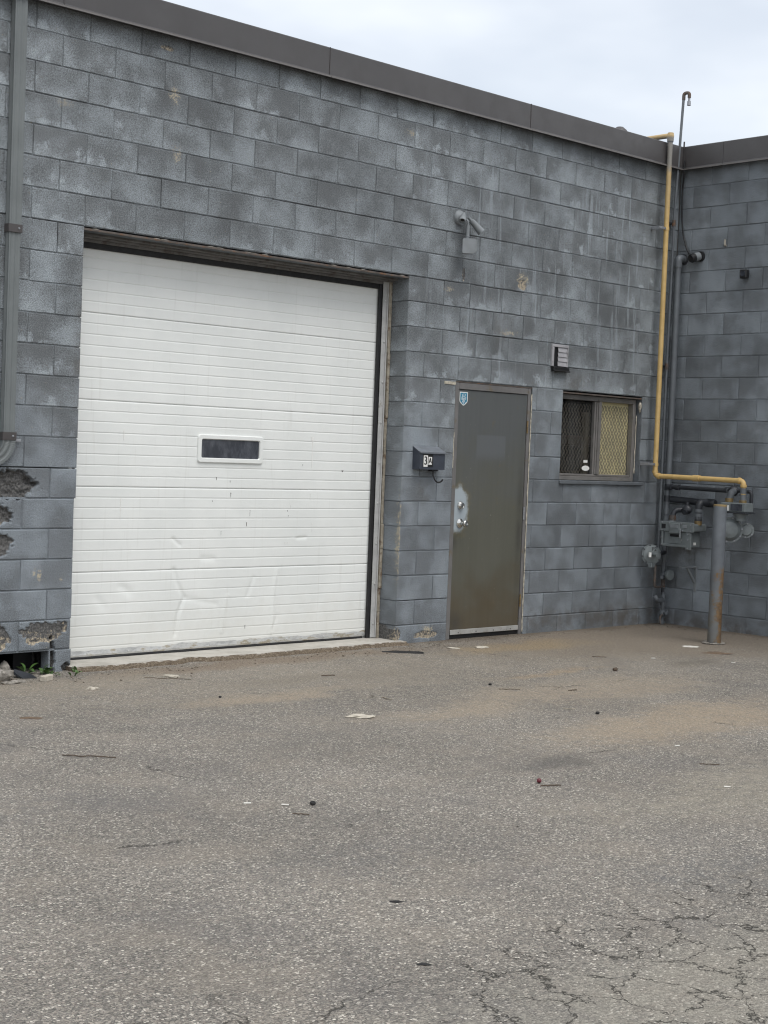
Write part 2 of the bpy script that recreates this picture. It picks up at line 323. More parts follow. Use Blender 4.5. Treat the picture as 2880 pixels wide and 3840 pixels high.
M['room'] = plain('dark_room', (0.02, 0.018, 0.017), 0.8, 0, 0.3, 3)
M['shelf'] = plain('brown_shelf', (0.045, 0.022, 0.012), 0.7, 0, 0.3, 9)
M['beige'] = plain('beige_curtain', (0.10, 0.088, 0.065), 0.8, 0, 0.2, 9)
M['rock'] = plain('loose_stone', (0.26, 0.24, 0.21), 0.9, 0, 0.35, 22, 0.004, 60, dirt=(0.16, 0.145, 0.125), dcov=0.45, ds=30)
M['pale'] = plain('pale_chip', (0.46, 0.42, 0.35), 0.8, 0, 0.2, 25, 0.002, 60, dirt=(0.36, 0.30, 0.22), dcov=0.35, ds=40)
M['grit'] = plain('brown_grit', (0.20, 0.168, 0.13), 0.9, 0, 0.5, 40, 0, 60, dirt=(0.10, 0.078, 0.055), dcov=0.45, ds=40)
M['leaf'] = plain('weed_leaf', (0.055, 0.115, 0.026), 0.5, 0, 0.35, 25)
M['twig'] = plain('dry_twig', (0.085, 0.06, 0.042), 0.85, 0, 0.4, 30)
M['litter'] = plain('white_litter', (0.62, 0.60, 0.55), 0.7, 0, 0.1, 30)
M['red'] = plain('red_berry', (0.11, 0.014, 0.022), 0.4, 0, 0.2, 30)
M['coal'] = plain('black_lump', (0.016, 0.015, 0.015), 0.8, 0, 0.3, 60, 0.003, 80)
M['deadleaf'] = plain('dead_leaf', (0.13, 0.09, 0.06), 0.8, 0, 0.35, 30)
M['roof'] = plain('roof_membrane', (0.10, 0.10, 0.10), 0.9, 0, 0.2, 2)
def glass_mat(name, tint, rough, alpha):
    t = NT(name)
    n = t.noise(t.vm('MULTIPLY', t.P, (6, 6, 2)), 1.5, 5, 0.6)
    m = t.out(tint, rough, 0, None, Specular_IOR_Level=0.5)
    t.put(t.b.inputs['Alpha'], t.mr(n, 0.3, 0.7, max(0.0, alpha - 0.06), alpha + 0.10))
    return m
M['glass'] = glass_mat('dusty_glass', (0.20, 0.20, 0.19), 0.06, 0.05)
def darkpane():
    t = NT('smoked_pane')
    n = t.noise(t.vm('MULTIPLY', t.P, (9, 9, 4)), 1.5, 5, 0.65)
    return t.out(t.mix(t.mr(n, 0.4, 0.7), (0.030, 0.034, 0.044), (0.085, 0.092, 0.108)), 0.22, 0, None, Specular_IOR_Level=0.5)
M['pane'] = darkpane()
def yellow_pipe():
    t = NT('yellow_gas_pipe_paint')
    z = t.sep(t.P)[2]; n = t.noise(t.P, 12, 5, 0.65)
    c = t.mix(t.mr(n, 0.35, 0.7), (0.62, 0.43, 0.175), (0.53, 0.36, 0.14))
    zz = t.add(z, t.mul(t.math('SUBTRACT', n, 0.5), 0.18))
    m = t.mul(t.mr(zz, 4.27, 4.40), t.mr(z, 4.66, 4.63))
    c = t.mix(m, c, (0.185, 0.195, 0.205))
    c = t.mix(t.mul(t.mr(zz, 3.75, 4.3), 0.35), c, (0.33, 0.28, 0.20))
    c = t.mix(t.mul(t.mr(t.noise(t.P, 26, 5, 0.7), 0.60, 0.70), 0.55), c, (0.20, 0.15, 0.09))
    return t.out(c, 0.5, 0, t.bump(n, 0.0015, 0.5))
M['yellow'] = yellow_pipe()
def bollard_mat():
    t = NT('rusty_bollard_paint')
    z = t.sep(t.P)[2]; n = t.noise(t.P, 9, 6, 0.7); f = t.noise(t.P, 38, 5, 0.7)
    c = t.mix(t.mr(t.noise(t.P, 4, 5, 0.6), 0.35, 0.65), (0.110, 0.122, 0.136), (0.155, 0.172, 0.190))
    c = t.mix(t.mul(t.mr(z, 0.75, 0.1), t.mr(n, 0.35, 0.7, 0.3, 0.8)), c, (0.13, 0.11, 0.07))
    r = t.mul(t.mr(z, 0.78, 0.50), t.mr(t.add(t.mul(t.sep(t.P)[0], 0.725), t.mul(t.sep(t.P)[1], -0.688)), 4.955, 5.055))
    r = t.mr(t.add(t.add(n, t.mul(r, 0.26)), t.mul(t.math('SUBTRACT', f, 0.5), 0.6)), 0.60, 0.74)
    c = t.mix(r, c, t.mix(t.mr(f, 0.35, 0.65), (0.095, 0.058, 0.030), (0.185, 0.115, 0.055)))
    top = t.mr(t.add(z, t.mul(t.math('SUBTRACT', f, 0.5), 0.05)), 1.195, 1.21)
    c = t.mix(t.mul(top, 0.8), c, (0.27, 0.18, 0.05))
    return t.out(c, 0.6, 0, t.bump(t.add(n, f), 0.002, 0.6))
M['bollard'] = bollard_mat()

# ------------------------------------------------------------------ mesh helpers
ORG = {}
class MB:
    def __init__(s): s.v = []; s.f = []; s.sm = []
    def add(s, vs, fs, smooth=False, mat=None):
        o = len(s.v)
        s.v += [tuple(mat @ Vector(p)) if mat else tuple(p) for p in vs]
        s.f += [tuple(i + o for i in f) for f in fs]; s.sm += [smooth] * len(fs); return s
    def box(s, x0, x1, y0, y1, z0, z1, bev=0.0, mat=None, seg=1):
        bm = bmesh.new(); bmesh.ops.create_cube(bm, size=1)
        for q in bm.verts: q.co = ((x0 + x1) / 2 + q.co.x * (x1 - x0), (y0 + y1) / 2 + q.co.y * (y1 - y0), (z0 + z1) / 2 + q.co.z * (z1 - z0))
        if bev: bmesh.ops.bevel(bm, geom=bm.edges[:], offset=bev, segments=seg, affect='EDGES', profile=0.5)
        bm.verts.index_update()
        s.add([q.co[:] for q in bm.verts], [[q.index for q in f.verts] for f in bm.faces], False, mat); bm.free(); return s
    def cyl(s, p0, p1, r0, r1=None, seg=18, caps=True, smooth=True):
        r1 = r0 if r1 is None else r1
        p0 = Vector(p0); p1 = Vector(p1); d = (p1 - p0).normalized()
        a = d.orthogonal().normalized(); b = d.cross(a)
        vs = []
        for p, r in ((p0, r0), (p1, r1)):
            vs += [p + (a * math.cos(2 * math.pi * k / seg) + b * math.sin(2 * math.pi * k / seg)) * r for k in range(seg)]
        s.add(vs, [(k, (k + 1) % seg, seg + (k + 1) % seg, seg + k) for k in range(seg)], smooth)
        if caps:
            s.add(vs[:seg], [tuple(range(seg))[::-1]]); s.add(vs[seg:], [tuple(range(seg))])
        return s
    def lathe(s, p0, d, prof, seg=24, smooth=True):      # prof: (distance along d, radius)
        p0 = Vector(p0); d = Vector(d).normalized(); a = d.orthogonal().normalized(); b = d.cross(a)
        for (t0, r0), (t1, r1) in zip(prof, prof[1:]):
            vs = []
            for tt, r in ((t0, r0), (t1, r1)):
                vs += [p0 + d * tt + (a * math.cos(2 * math.pi * k / seg) + b * math.sin(2 * math.pi * k / seg)) * max(r, 1e-5) for k in range(seg)]
            s.add(vs, [(k, (k + 1) % seg, seg + (k + 1) % seg, seg + k) for k in range(seg)], smooth)
        return s
    def tube(s, pts, r, seg=14, fil=0.0, fs=6, caps=True):
        pts = [Vector(p) for p in pts]
        if fil:
            out = [pts[0]]
            for a, b, c in zip(pts, pts[1:], pts[2:]):
                u = (a - b); v = (c - b); L = min(fil, u.length * 0.49, v.length * 0.49)
                p, q = b + u.normalized() * L, b + v.normalized() * L
                for k in range(fs + 1):
                    t = k / fs; out.append(p * (1 - t) ** 2 + b * 2 * t * (1 - t) + q * t * t)
            out.append(pts[-1]); pts = out
        d = (pts[1] - pts[0]).normalized(); a = d.orthogonal().normalized()
        vs = []
        for i, p in enumerate(pts):
            d2 = ((pts[min(i + 1, len(pts) - 1)] - p).normalized() + (p - pts[max(i - 1, 0)]).normalized()).normalized()
            a = (a - d2 * a.dot(d2)).normalized(); b = d2.cross(a)
            vs += [p + (a * math.cos(2 * math.pi * k / seg) + b * math.sin(2 * math.pi * k / seg)) * r for k in range(seg)]
        n = len(pts)
        s.add(vs, [(i * seg + k, i * seg + (k + 1) % seg, (i + 1) * seg + (k + 1) % seg, (i + 1) * seg + k) for i in range(n - 1) for k in range(seg)], True)
        if caps: s.add(vs[:seg], [tuple(range(seg))[::-1]]); s.add(vs[-seg:], [tuple(range(seg))])
        return s
    def prism(s, poly, h, mat, smooth=False):              # poly in local XY, extruded to z = h
        n = len(poly)
        vs = [(x, y, 0) for x, y in poly] + [(x, y, h) for x, y in poly]
        s.add(vs, [tuple(range(n))[::-1], tuple(range(n, 2 * n))] + [(k, (k + 1) % n, n + (k + 1) % n, n + k) for k in range(n)], smooth, mat)
        return s
    def lump(s, c, r, sc=(1, 1, 1), sub=2, amp=0.25, seed=0, flat=False):
        bm = bmesh.new(); bmesh.ops.create_icosphere(bm, subdivisions=sub, radius=1)
        bm.verts.index_update(); vs = []
        for q in bm.verts:
            k = 1 + amp * (mnoise.noise(q.co * 1.3 + Vector((seed * 3.1, seed, 0))) + 0.5 * mnoise.noise(q.co * 3.1 + Vector((seed, 0, 7))))
            vs.append((c[0] + q.co.x * k * r * sc[0], c[1] + q.co.y * k * r * sc[1], c[2] + q.co.z * k * r * sc[2]))
        s.add(vs, [[q.index for q in f.verts] for f in bm.faces], not flat); bm.free(); return s
    def mesh(s, name, org=(0, 0, 0)):
        me = bpy.data.meshes.new(name)
        me.from_pydata([(p[0] - org[0], p[1] - org[1], p[2] - org[2]) for p in s.v], [], s.f)
        me.polygons.foreach_set('use_smooth', s.sm); me.update(); return me
    def build(s, name, mat, parent=None, org=None):
        o0 = ORG[parent.name] if parent else (org or (0, 0, 0))
        me = s.mesh(name, o0); me.materials.append(M[mat] if isinstance(mat, str) else mat)
        o = bpy.data.objects.new(name, me); COL.objects.link(o)
        if parent: o.parent = parent
        else: o.location = o0
        ORG[o.name] = o0
        return o
def tag(o, label, cat, group=None):
    o['label'] = label; o['category'] = cat
    if group: o['group'] = group
    return o
def thing(name, loc, label, cat, group=None):
    o = bpy.data.objects.new(name, None); COL.objects.link(o); o.location = loc; o.empty_display_size = 0.1
    ORG[o.name] = tuple(loc); return tag(o, label, cat, group)
def text_mesh(txt, size, thick, mat, font_scale_x=1.0):
    cu = bpy.data.curves.new('lettering', 'FONT'); cu.body = txt; cu.size = size; cu.extrude = thick
    cu.align_x = 'CENTER'; cu.align_y = 'CENTER'
    ob = bpy.data.objects.new('lettering', cu); COL.objects.link(ob)
    bpy.context.view_layer.update()
    me = bpy.data.meshes.new_from_object(ob.evaluated_get(bpy.context.evaluated_depsgraph_get()))
    bpy.data.objects.remove(ob)
    mb = MB(); mb.add([(v.co.x * font_scale_x, v.co.y, v.co.z) for v in me.vertices], [tuple(p.vertices) for p in me.polygons])
    return mb
def placed(mb, mat4):
    mb.v = [tuple(mat4 @ Vector(p)) for p in mb.v]; return mb
FACE_W = Matrix(((1, 0, 0), (0, 0, -1), (0, 1, 0)))        # local XY plane -> wall plane facing -Y (x right, y up)
def on_wall(x, y, z): return Matrix.Translation((x, y, z)) @ FACE_W.to_4x4()

# ------------------------------------------------------------------ ground
BK = 0.4064; CH = 0.2032; ZT = 2.995; XC = 6.648
def gz(x, y):
    k = max(0.0, min(1.0, (-y - 0.5) / 1.5))
    return k * (0.012 * mnoise.noise(Vector((x * 0.8, y * 0.8, 0))) + 0.004 * mnoise.noise(Vector((x * 3, y * 3, 4))))
def axis(lo, a, b, hi, st):
    l = []; x = a
    while x < b: l.append(x); x += st
    l.append(b)
    pre = []; d = 0.5; x = a
    while x > lo: x -= d; d *= 1.8; pre.append(max(x, lo))
    post = []; d = 0.5; x = b
    while x < hi: x += d; d *= 1.8; post.append(min(x, hi))
    return pre[::-1] + l + post
xs = axis(-600, -6, 7, 600, 0.06); ys = axis(-600, -9, 0.4, 600, 0.06)
mb = MB(); nx = len(xs)
mb.add([(x, y, gz(x, y) if -7 < x < 7.5 and -9.5 < y < 0.5 else 0.0) for y in ys for x in xs],
       [(j * nx + i, j * nx + i + 1, (j + 1) * nx + i + 1, (j + 1) * nx + i) for j in range(len(ys) - 1) for i in range(nx - 1)], True)
g = mb.build('ground', 'asphalt'); g['kind'] = 'structure'
STAINS_AND_SHADE = (((2.6, -2.4), (1.5, 0.42), 0.55, (0.37, 0.30, 0.22)), ((2.2, -3.5), (1.7, 0.50), 0.70, (0.37, 0.295, 0.21)), ((0.75, -4.8), (1.3, 0.50), 0.45, (0.36, 0.325, 0.255)),
          ((1.1, -2.5), (0.9, 0.30), 0.55, (0.37, 0.30, 0.22)), ((0.62, -1.55), (0.8, 0.20), 0.75, (0.37, 0.295, 0.215)), ((5.2, -0.8), (2.3, 1.1), 0.95, (0.20, 0.163, 0.125)),
          ((6.3, -1.4), (1.1, 2.2), 0.85, (0.17, 0.14, 0.11)), ((3.9, -0.62), (0.9, 0.26), 0.65, (0.34, 0.235, 0.11)), ((3.0, -1.75), (0.7, 0.12), 0.5, (0.36, 0.24, 0.13)),
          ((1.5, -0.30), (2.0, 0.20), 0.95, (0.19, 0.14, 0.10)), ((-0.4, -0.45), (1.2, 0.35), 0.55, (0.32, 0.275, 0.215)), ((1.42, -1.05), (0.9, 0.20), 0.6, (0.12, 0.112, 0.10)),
          ((0.40, -3.85), (0.55, 0.13), 0.75, (0.085, 0.083, 0.083)), ((-0.2, -2.7), (0.8, 0.16), 0.4, (0.13, 0.127, 0.125)), ((-1.7, -6.4), (1.7, 0.60), 0.55, (0.30, 0.28, 0.235)),
          ((4.4, -1.95), (0.55, 0.14), 0.65, (0.10, 0.092, 0.08)), ((3.0, -1.2), (4.2, 1.6), 0.28, (0.34, 0.295, 0.23)), ((0.6, -0.9), (3.0, 0.8), 0.32, (0.33, 0.285, 0.225)), ((1.6, -3.2), (4.2, 1.8), 0.16, (0.32, 0.275, 0.215)),
          ((4.9, 0.0), (2.2, 0.20), 0.95, (0.13, 0.103, 0.075)), ((6.65, -1.0), (0.22, 1.6), 0.95, (0.12, 0.095, 0.07)),  # dirt along both wall feet, dark enough to paint in contact shade
          ((-2.0, -3.3), (0.9, 0.35), 0.35, (0.15, 0.147, 0.145)), ((-1.6, -4.6), (0.8, 0.30), 0.35, (0.14, 0.137, 0.135)), ((-0.6, -5.6), (0.9, 0.35), 0.40, (0.13, 0.13, 0.13)))
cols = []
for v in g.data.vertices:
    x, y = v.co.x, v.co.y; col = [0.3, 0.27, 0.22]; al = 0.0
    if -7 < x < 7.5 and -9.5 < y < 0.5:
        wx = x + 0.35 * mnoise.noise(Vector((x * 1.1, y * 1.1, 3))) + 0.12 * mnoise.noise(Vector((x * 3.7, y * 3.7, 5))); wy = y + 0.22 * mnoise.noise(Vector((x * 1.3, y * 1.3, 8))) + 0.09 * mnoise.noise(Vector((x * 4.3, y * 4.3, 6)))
        for (cx, cy), (rx, ry), a, cc in STAINS_AND_SHADE:
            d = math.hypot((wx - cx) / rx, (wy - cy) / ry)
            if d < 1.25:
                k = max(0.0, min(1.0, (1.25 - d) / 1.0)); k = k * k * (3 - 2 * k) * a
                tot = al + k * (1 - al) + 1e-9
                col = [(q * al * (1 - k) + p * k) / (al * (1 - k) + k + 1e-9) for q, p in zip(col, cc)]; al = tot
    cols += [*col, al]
ca = g.data.attributes.new('stain_shade', 'FLOAT_COLOR', 'POINT'); ca.data.foreach_set('color', cols)

# ------------------------------------------------------------------ block walls
CRATERS = [  # x, z, rx, rz, depth, cream(bottom bias)
    (-0.47, 1.255, 0.18, 0.105, 0.050, 0.02), (-0.60, 1.06, 0.13, 0.09, 0.035, 0.20), (-0.58, 0.86, 0.11, 0.09, 0.022, 0.10),
    (-0.22, 0.27, 0.19, 0.085, 0.010, 0.40), (-0.06, 0.30, 0.03, 0.05, 0.012, 0.5), (-0.56, 0.25, 0.10, 0.10, 0.012, 0.45),
    (-0.15, 0.04, 0.03, 0.20, 0.05, 0.1), (-0.03, 0.02, 0.04, 0.04, 0.04, 0.1), (3.40, 0.06, 0.14, 0.035, 0.02, 0.65), (3.07, 0.06, 0.04, 0.06, 0.02, 0.6),
    (4.42, 3.06, 0.06, 0.05, 0.012, 0.7), (3.68, 3.07, 0.02, 0.06, 0.008, 0.3), (0.62, 4.30, 0.06, 0.02, 0.015, 0.6), (0.0, 1.03, 0.012, 0.02, 0.02, 0)]
def block_mesh(w_, h, depth, seed, chips=0.0035):
    rr = random.Random(seed)
    def ring(ins, y, jit):
        x0, x1, z0, z1 = -w_ / 2 + ins, w_ / 2 - ins, -h / 2 + ins, h / 2 - ins
        nx_ = 3 if w_ > 0.15 else 1
        p = [(x0 + (x1 - x0) * k / nx_, z0) for k in range(nx_)] + [(x1, z0), (x1, (z0 + z1) / 2)] + \
            [(x1 - (x1 - x0) * k / nx_, z1) for k in range(nx_)] + [(x0, z1), (x0, (z0 + z1) / 2)]
        return [(a + rr.uniform(-jit, jit), y, b + rr.uniform(-jit, jit)) for a, b in p]
    r0 = ring(0, depth, 0); r1 = ring(0.0004, 0.0040, 0.0008); r2 = ring(0.0040, 0.0, chips * 0.55)
    n = len(r0); m = MB(); m.add(r0 + r1 + r2, [tuple(range(2 * n, 3 * n))] +
        [(a + k, a + (k + 1) % n, b + (k + 1) % n, b + k) for a, b in ((0, n), (n, 2 * n)) for k in range(n)])
    return m
def crater_mesh(cx, cz, w_, h, depth):
    nx_, nz_ = max(6, int(w_ / 0.006)), max(6, int(h / 0.006))
    vs = []; sp = []; cr = []
    for j in range(nz_ + 1):
        for i in range(nx_ + 1):
            x = -w_ / 2 + w_ * i / nx_; z = -h / 2 + h * j / nz_
            y = 0.0; best = 0; cm = 0
            X, Z = cx + x, cz + z
            for (a, b, rx, rz, dp, crm) in CRATERS:
                q = math.hypot((X - a) / rx, (Z - b) / rz)
                q += 0.30 * mnoise.noise(Vector((X * 14, Z * 14, 1))) + 0.22 * mnoise.noise(Vector((X * 40, Z * 40, 5)))
                k = max(0, min(1, (1.0 - q) * 3.2)); k = k * k * (3 - 2 * k)
                if k > 0:
                    y += dp * k * (0.85 + 0.45 * mnoise.noise(Vector((X * 18, Z * 24, 2))) + 0.12 * mnoise.noise(Vector((X * 60, Z * 70, 9))))
                    if k > best: best = k; cm = crm + 0.35 * max(-1, min(1, -(Z - b) / rz)) * (1 if crm < 0.5 else 0.4)
            e = min(w_ / 2 - abs(x), h / 2 - abs(z))
            if e < 0.005: y = max(y, 0.0045 * (1 - e / 0.005))
            vs.append((x, min(max(y, -0.006), 0.0045 if X > 0 else 0.068), z)); sp.append(best); cr.append(max(0, cm) if best > 0 else 0)
    W = nx_ + 1
    fs = [(j * W + i, j * W + i + 1, (j + 1) * W + i + 1, (j + 1) * W + i) for j in range(nz_) for i in range(nx_)]
    rim = [i for i in range(W)] + [j * W + nx_ for j in range(1, nz_ + 1)] + [nz_ * W + i for i in range(nx_ - 1, -1, -1)] + [j * W for j in range(nz_ - 1, 0, -1)]
    o = len(vs); n = len(rim)
    vs += [(vs[r][0], depth, vs[r][2]) for r in rim]; sp += [1] * n; cr += [0] * n
    fs += [(rim[k], o + k, o + (k + 1) % n, rim[(k + 1) % n]) for k in range(n)]
    m = MB(); m.add(vs, fs)
    return m, sp, cr
CACHE = {}
def make_wall(parent, s_lo, s_hi, holes, custom, deep_edges, place, rotz, cut_off, craters):
    n = 0
    for k in range(-14, 8):
        z1 = ZT + k * CH; z0 = z1 - CH
        if z0 < -0.06 - 1e-6: z0 = -0.06
        if z1 > 4.42: z1 = 4.42
        zc = (z0 + z1) / 2
        iv = [(s_lo, s_hi)]
        for a, b, c, d in holes:
            if c < zc < d:
                nv = []
                for p, q in iv:
                    if b <= p or a >= q: nv.append((p, q)); continue
                    if a > p: nv.append((p, a))
                    if b < q: nv.append((b, q))
                iv = nv
        off = cut_off(k)
        for p, q in iv:
            js = [off + j * BK for j in range(-10, 25) if p + 0.055 < off + j * BK < q - 0.055]
            for kk, lo, hi, lst in custom:
                if kk == k: js = [j for j in js if not lo < j < hi] + [j for j in lst if p + .05 < j < q - .05]
            js = sorted(js); ed = [p] + js + [q]
            for i, (a, b) in enumerate(zip(ed, ed[1:])):
                ga = 0.0032 if i > 0 or a == s_lo else 0.0; gb = 0.0032 if i < len(ed) - 2 or b == s_hi else 0.0
                a2, b2, c2, d2 = a + ga, b - gb, z0 + 0.0034, z1 - 0.0034
                if craters and -0.9 < (a + b) / 2 < 0 and zc < 1.45:
                    ze = max(z0, 0.1); xr = b2 - 0.012 if abs(b) < 1e-4 else b
                    JOINTS.box(a, xr, 0.0075, 0.1, z0 - 0.0055, z0 + 0.0055)
                    if a > -0.85: JOINTS.box(a - 0.0055, a + 0.0055, 0.0068, 0.1, z0 + 0.0056, z1 - 0.0056)
                deep = any(abs(a - e) < 1e-4 or abs(b - e) < 1e-4 for e in deep_edges)
                if deep and zc < 1.25 and abs(b) < 1e-4: b2 -= random.uniform(0.0, 0.022)
                depth = 0.232 if deep else 0.016
                cx, cz = (a2 + b2) / 2, (c2 + d2) / 2; w_, h = b2 - a2, d2 - c2
                hit = craters and any(abs(cx - e[0]) < w_ / 2 + e[2] and abs(cz - e[1]) < h / 2 + e[3] for e in CRATERS)
                if hit:
                    m, sp, crm = crater_mesh(cx, cz, w_, h, depth); me = m.mesh('concrete_block')
                    for nm, dat in (('spall', sp), ('cream', crm)):
                        at = me.attributes.new(nm, 'FLOAT', 'POINT'); at.data.foreach_set('value', dat)
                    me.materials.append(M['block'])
                else:
                    var = random.randrange(8); key = (round(w_, 3), round(h, 3), depth, var)
                    if key not in CACHE:
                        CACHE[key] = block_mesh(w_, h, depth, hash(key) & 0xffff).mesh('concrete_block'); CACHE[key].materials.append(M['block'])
                    me = CACHE[key]
                o = bpy.data.objects.new('concrete_block', me); COL.objects.link(o); o.parent = parent
                wp = place(cx, random.uniform(-0.0012, 0.0012), cz); og = ORG[parent.name]
                o.location = (wp[0] - og[0], wp[1] - og[1], wp[2] - og[2]); o.rotation_euler = (0, 0, rotz)
                n += 1
    return n
DX0, DX1, DZ1 = 3.640, 4.612, 2.180          # steel door opening
WX0, WX1, WZ0, WZ1 = 5.032, 6.205, 1.369, 2.182
bldg = thing('warehouse_building', (2.5, 0, 0), 'grey painted concrete block building with white overhead door and steel side door', 'building')
mb = MB()
Y0, Y1 = 0.0055, 0.20
for x0, x1, z0, z1 in ((-1.75, XC, ZT, 4.42), (-1.75, -0.008, 1.40, ZT), (-1.75, -0.82, -0.25, 1.40),
                       (3.056, XC, WZ1, ZT), (3.056, DX0, -0.25, WZ1), (DX1, WX0, -0.25, WZ1), (WX0, WX1, -0.25, WZ0), (WX1, XC, -0.25, WZ1)):
    mb.box(x0, x1, Y0, Y1, z0, z1)
mb.box(-0.82, -0.012, 0.085, Y1, 0.15, 1.40)                     # set back behind the broken blocks; joints are added with them
mb.box(-0.165, -0.03, 0.085, Y1, -0.25, 0.149)
wall_main = mb.build('wall', 'mortar', bldg)
MB().box(-1.0, 0.0, 0.85, 0.9, -0.2, 0.4).box(-1.0, 0.0, 0.201, 0.849, 0.151, 0.2).box(-1.0, -0.83, 0.201, 0.849, -0.2, 0.15).box(-0.16, 0.0, 0.201, 0.849, -0.2, 0.15).build('cavity_shade_lining', 'room', bldg)  # added deep lining; its near-black colour paints the cavity's shade
JOINTS = MB()
nm_ = make_wall(wall_main, -1.22, XC - 0.002, [(0, 3.048, -1, ZT), (DX0, DX1, -1, DZ1), (WX0, WX1, WZ0, WZ1), (-0.76, -0.165, -1, 0.148)],
          [(0, 3.44, 4.60, [3.454, 3.765, 4.164, 4.411]), (-1, 3.62, 4.70, [3.656, 3.769, 3.837, 4.059, 4.452])], (0.0, 3.048),
          lambda x, y, z: (x, y, z), 0.0, lambda k: 0.0 if k % 2 else BK / 2, True)
JOINTS.build('mortar_joints', 'mortar', wall_main)
print('main wall blocks', nm_)
wing = thing('side_wing_building', (XC, -1.5, 0), 'grey block side wing meeting the main wall at right', 'building')
mb = MB(); mb.box(XC + 0.0055, XC + 0.2, -6.0, 0.0, -0.25, 4.42)
wall_side = mb.build('wall', 'mortar', wing)
ns_ = make_wall(wall_side, 0.004, 2.55, [], [], (), lambda s, y, z: (XC + y, -s, z), -math.pi / 2, lambda k: 0.158 if k % 2 == 0 else 0.158 - BK / 2, False)
print('side wall blocks', ns_)
# joints that have opened up: their shadow drawn as black ribbons inside the mortar recess
def open_joint_shadow(pts, th, seed):
    m = MB(); vs = []; n = 0
    for (xa, za), (xb, zb) in zip(pts, pts[1:]):
        L = math.hypot(xb - xa, zb - za); k = max(2, int(L / 0.02))
        for i in range(k + (1 if (xb, zb) == pts[-1] else 0)):
            x = xa + (xb - xa) * i / k; z = za + (zb - za) * i / k; hor = abs(xb - xa) > abs(zb - za)
            w_ = th * (0.35 + 0.9 * abs(mnoise.noise(Vector((x * 9 + seed, z * 9, 0)))) + 0.4 * mnoise.noise(Vector((x * 40, z * 40, seed)))); w_ = max(w_, 0.0006)
            o_ = 0.0012 * mnoise.noise(Vector((x * 20, z * 20, seed + 4)))
            a = (0, w_) if hor else (w_, 0); b = (0, o_) if hor else (o_, 0)
            vs += [(x - a[0] / 2 + b[0], 0.0028, z - a[1] / 2 + b[1]), (x + a[0] / 2 + b[0], 0.0028, z + a[1] / 2 + b[1])]; n += 1
    m.add(vs, [(2 * i, 2 * i + 1, 2 * i + 3, 2 * i + 2) for i in range(n - 1)]); m.build('open_joint_shadow', 'rubber', wall_main)
Zk = lambda k: ZT + k * CH
for k, (pts, th) in enumerate((([(-1.2, Zk(0)), (-0.003, Zk(0))], 0.006), ([(3.05, Zk(0)), (3.72, Zk(0))], 0.004), ([(3.76, Zk(0)), (4.45, Zk(0))], 0.007), ([(3.77, Zk(-1)), (4.45, Zk(-1))], 0.006),
                               ([(3.77, Zk(-2)), (4.46, Zk(-2))], 0.007), ([(3.05, Zk(-1)), (3.75, Zk(-1))], 0.004), ([(0.4064, Zk(2)), (0.8, Zk(2))], 0.004), ([(-0.5, Zk(4)), (0.2, Zk(4))], 0.0035),
                               ([(1.0, Zk(5)), (2.4, Zk(5))], 0.0035), ([(0.0, Zk(1)), (1.2, Zk(1))], 0.003), ([(2.0, Zk(3)), (3.3, Zk(3))], 0.003), ([(0.8128, Zk(2)), (0.8128, Zk(3))], 0.004),
                               ([(0.4064, Zk(3)), (0.4064, Zk(4))], 0.0045), ([(0.6096, Zk(1)), (0.6096, Zk(2))], 0.004), ([(3.4544, Zk(-1)), (3.4544, Zk(0))], 0.004), ([(3.656, Zk(-2)), (3.656, Zk(-1))], 0.004),
                               ([(3.765, Zk(-1)), (3.765, Zk(0))], 0.005), ([(4.452, Zk(-2)), (4.452, Zk(-1))], 0.005), ([(-0.2032, Zk(-1)), (-0.2032, Zk(0))], 0.004), ([(3.3, Zk(2)), (4.6, Zk(2))], 0.003),
                               ([(4.7, Zk(4)), (6.2, Zk(4))], 0.003), ([(1.6, Zk(2)), (3.2, Zk(2))], 0.003), ([(4.6, Zk(-3)), (6.0, Zk(-3))], 0.003), ([(3.06, Zk(-13)), (3.63, Zk(-13))], 0.004))):
    open_joint_shadow(pts, th, k * 1.7)
# roofs
MB().box(-1.75, XC + 6, 0.0, 9, 4.425, 4.54).build('roof', 'roof', bldg)
MB().box(XC + 0.01, XC + 6, -6, -0.01, 4.425, 4.54).build('roof', 'roof', wing)
MB().box(-1.75, -1.70, 0.2, 9, -0.2, 4.42).build('end_wall', 'mortar', bldg)
# fascia
FZ0, FZ1 = 4.378, 4.598
def fascia(parent, a, b, axis_):
    def P(s, n_, z): return (s, -n_, z) if axis_ == 'x' else (XC - n_, -s, z)
    prof = [(0.02, FZ1 + 0.004), (0.058, FZ1 + 0.002), (0.062, FZ1 - 0.004), (0.062, FZ0 + 0.022), (0.064, FZ0 + 0.016), (0.078, FZ0 + 0.004), (0.079, FZ0 - 0.002), (0.074, FZ0 - 0.003), (0.058, FZ0 + 0.008), (0.004, FZ0 + 0.008)]
    m = MB(); vs = [P(s, n_, z) for s in (a, b) for n_, z in prof]; n = len(prof)
    m.add(vs, [(k, k + 1, n + k + 1, n + k) for k in range(n - 1)] + [tuple(range(n))[::-1], tuple(range(n, 2 * n))])
    return m.build('fascia_panel', 'fascia', parent)
def fascia_lip(parent, pnl, a, b, axis_):
    m = MB()
    if axis_ == 'x': m.box(a, b, -0.0815, -0.0792, FZ0 - 0.004, FZ0 + 0.007)
    else: m.box(XC - 0.0815, XC - 0.0792, -b, -a, FZ0 - 0.004, FZ0 + 0.007)
    return m.build('drip_edge', 'fascia2', pnl)
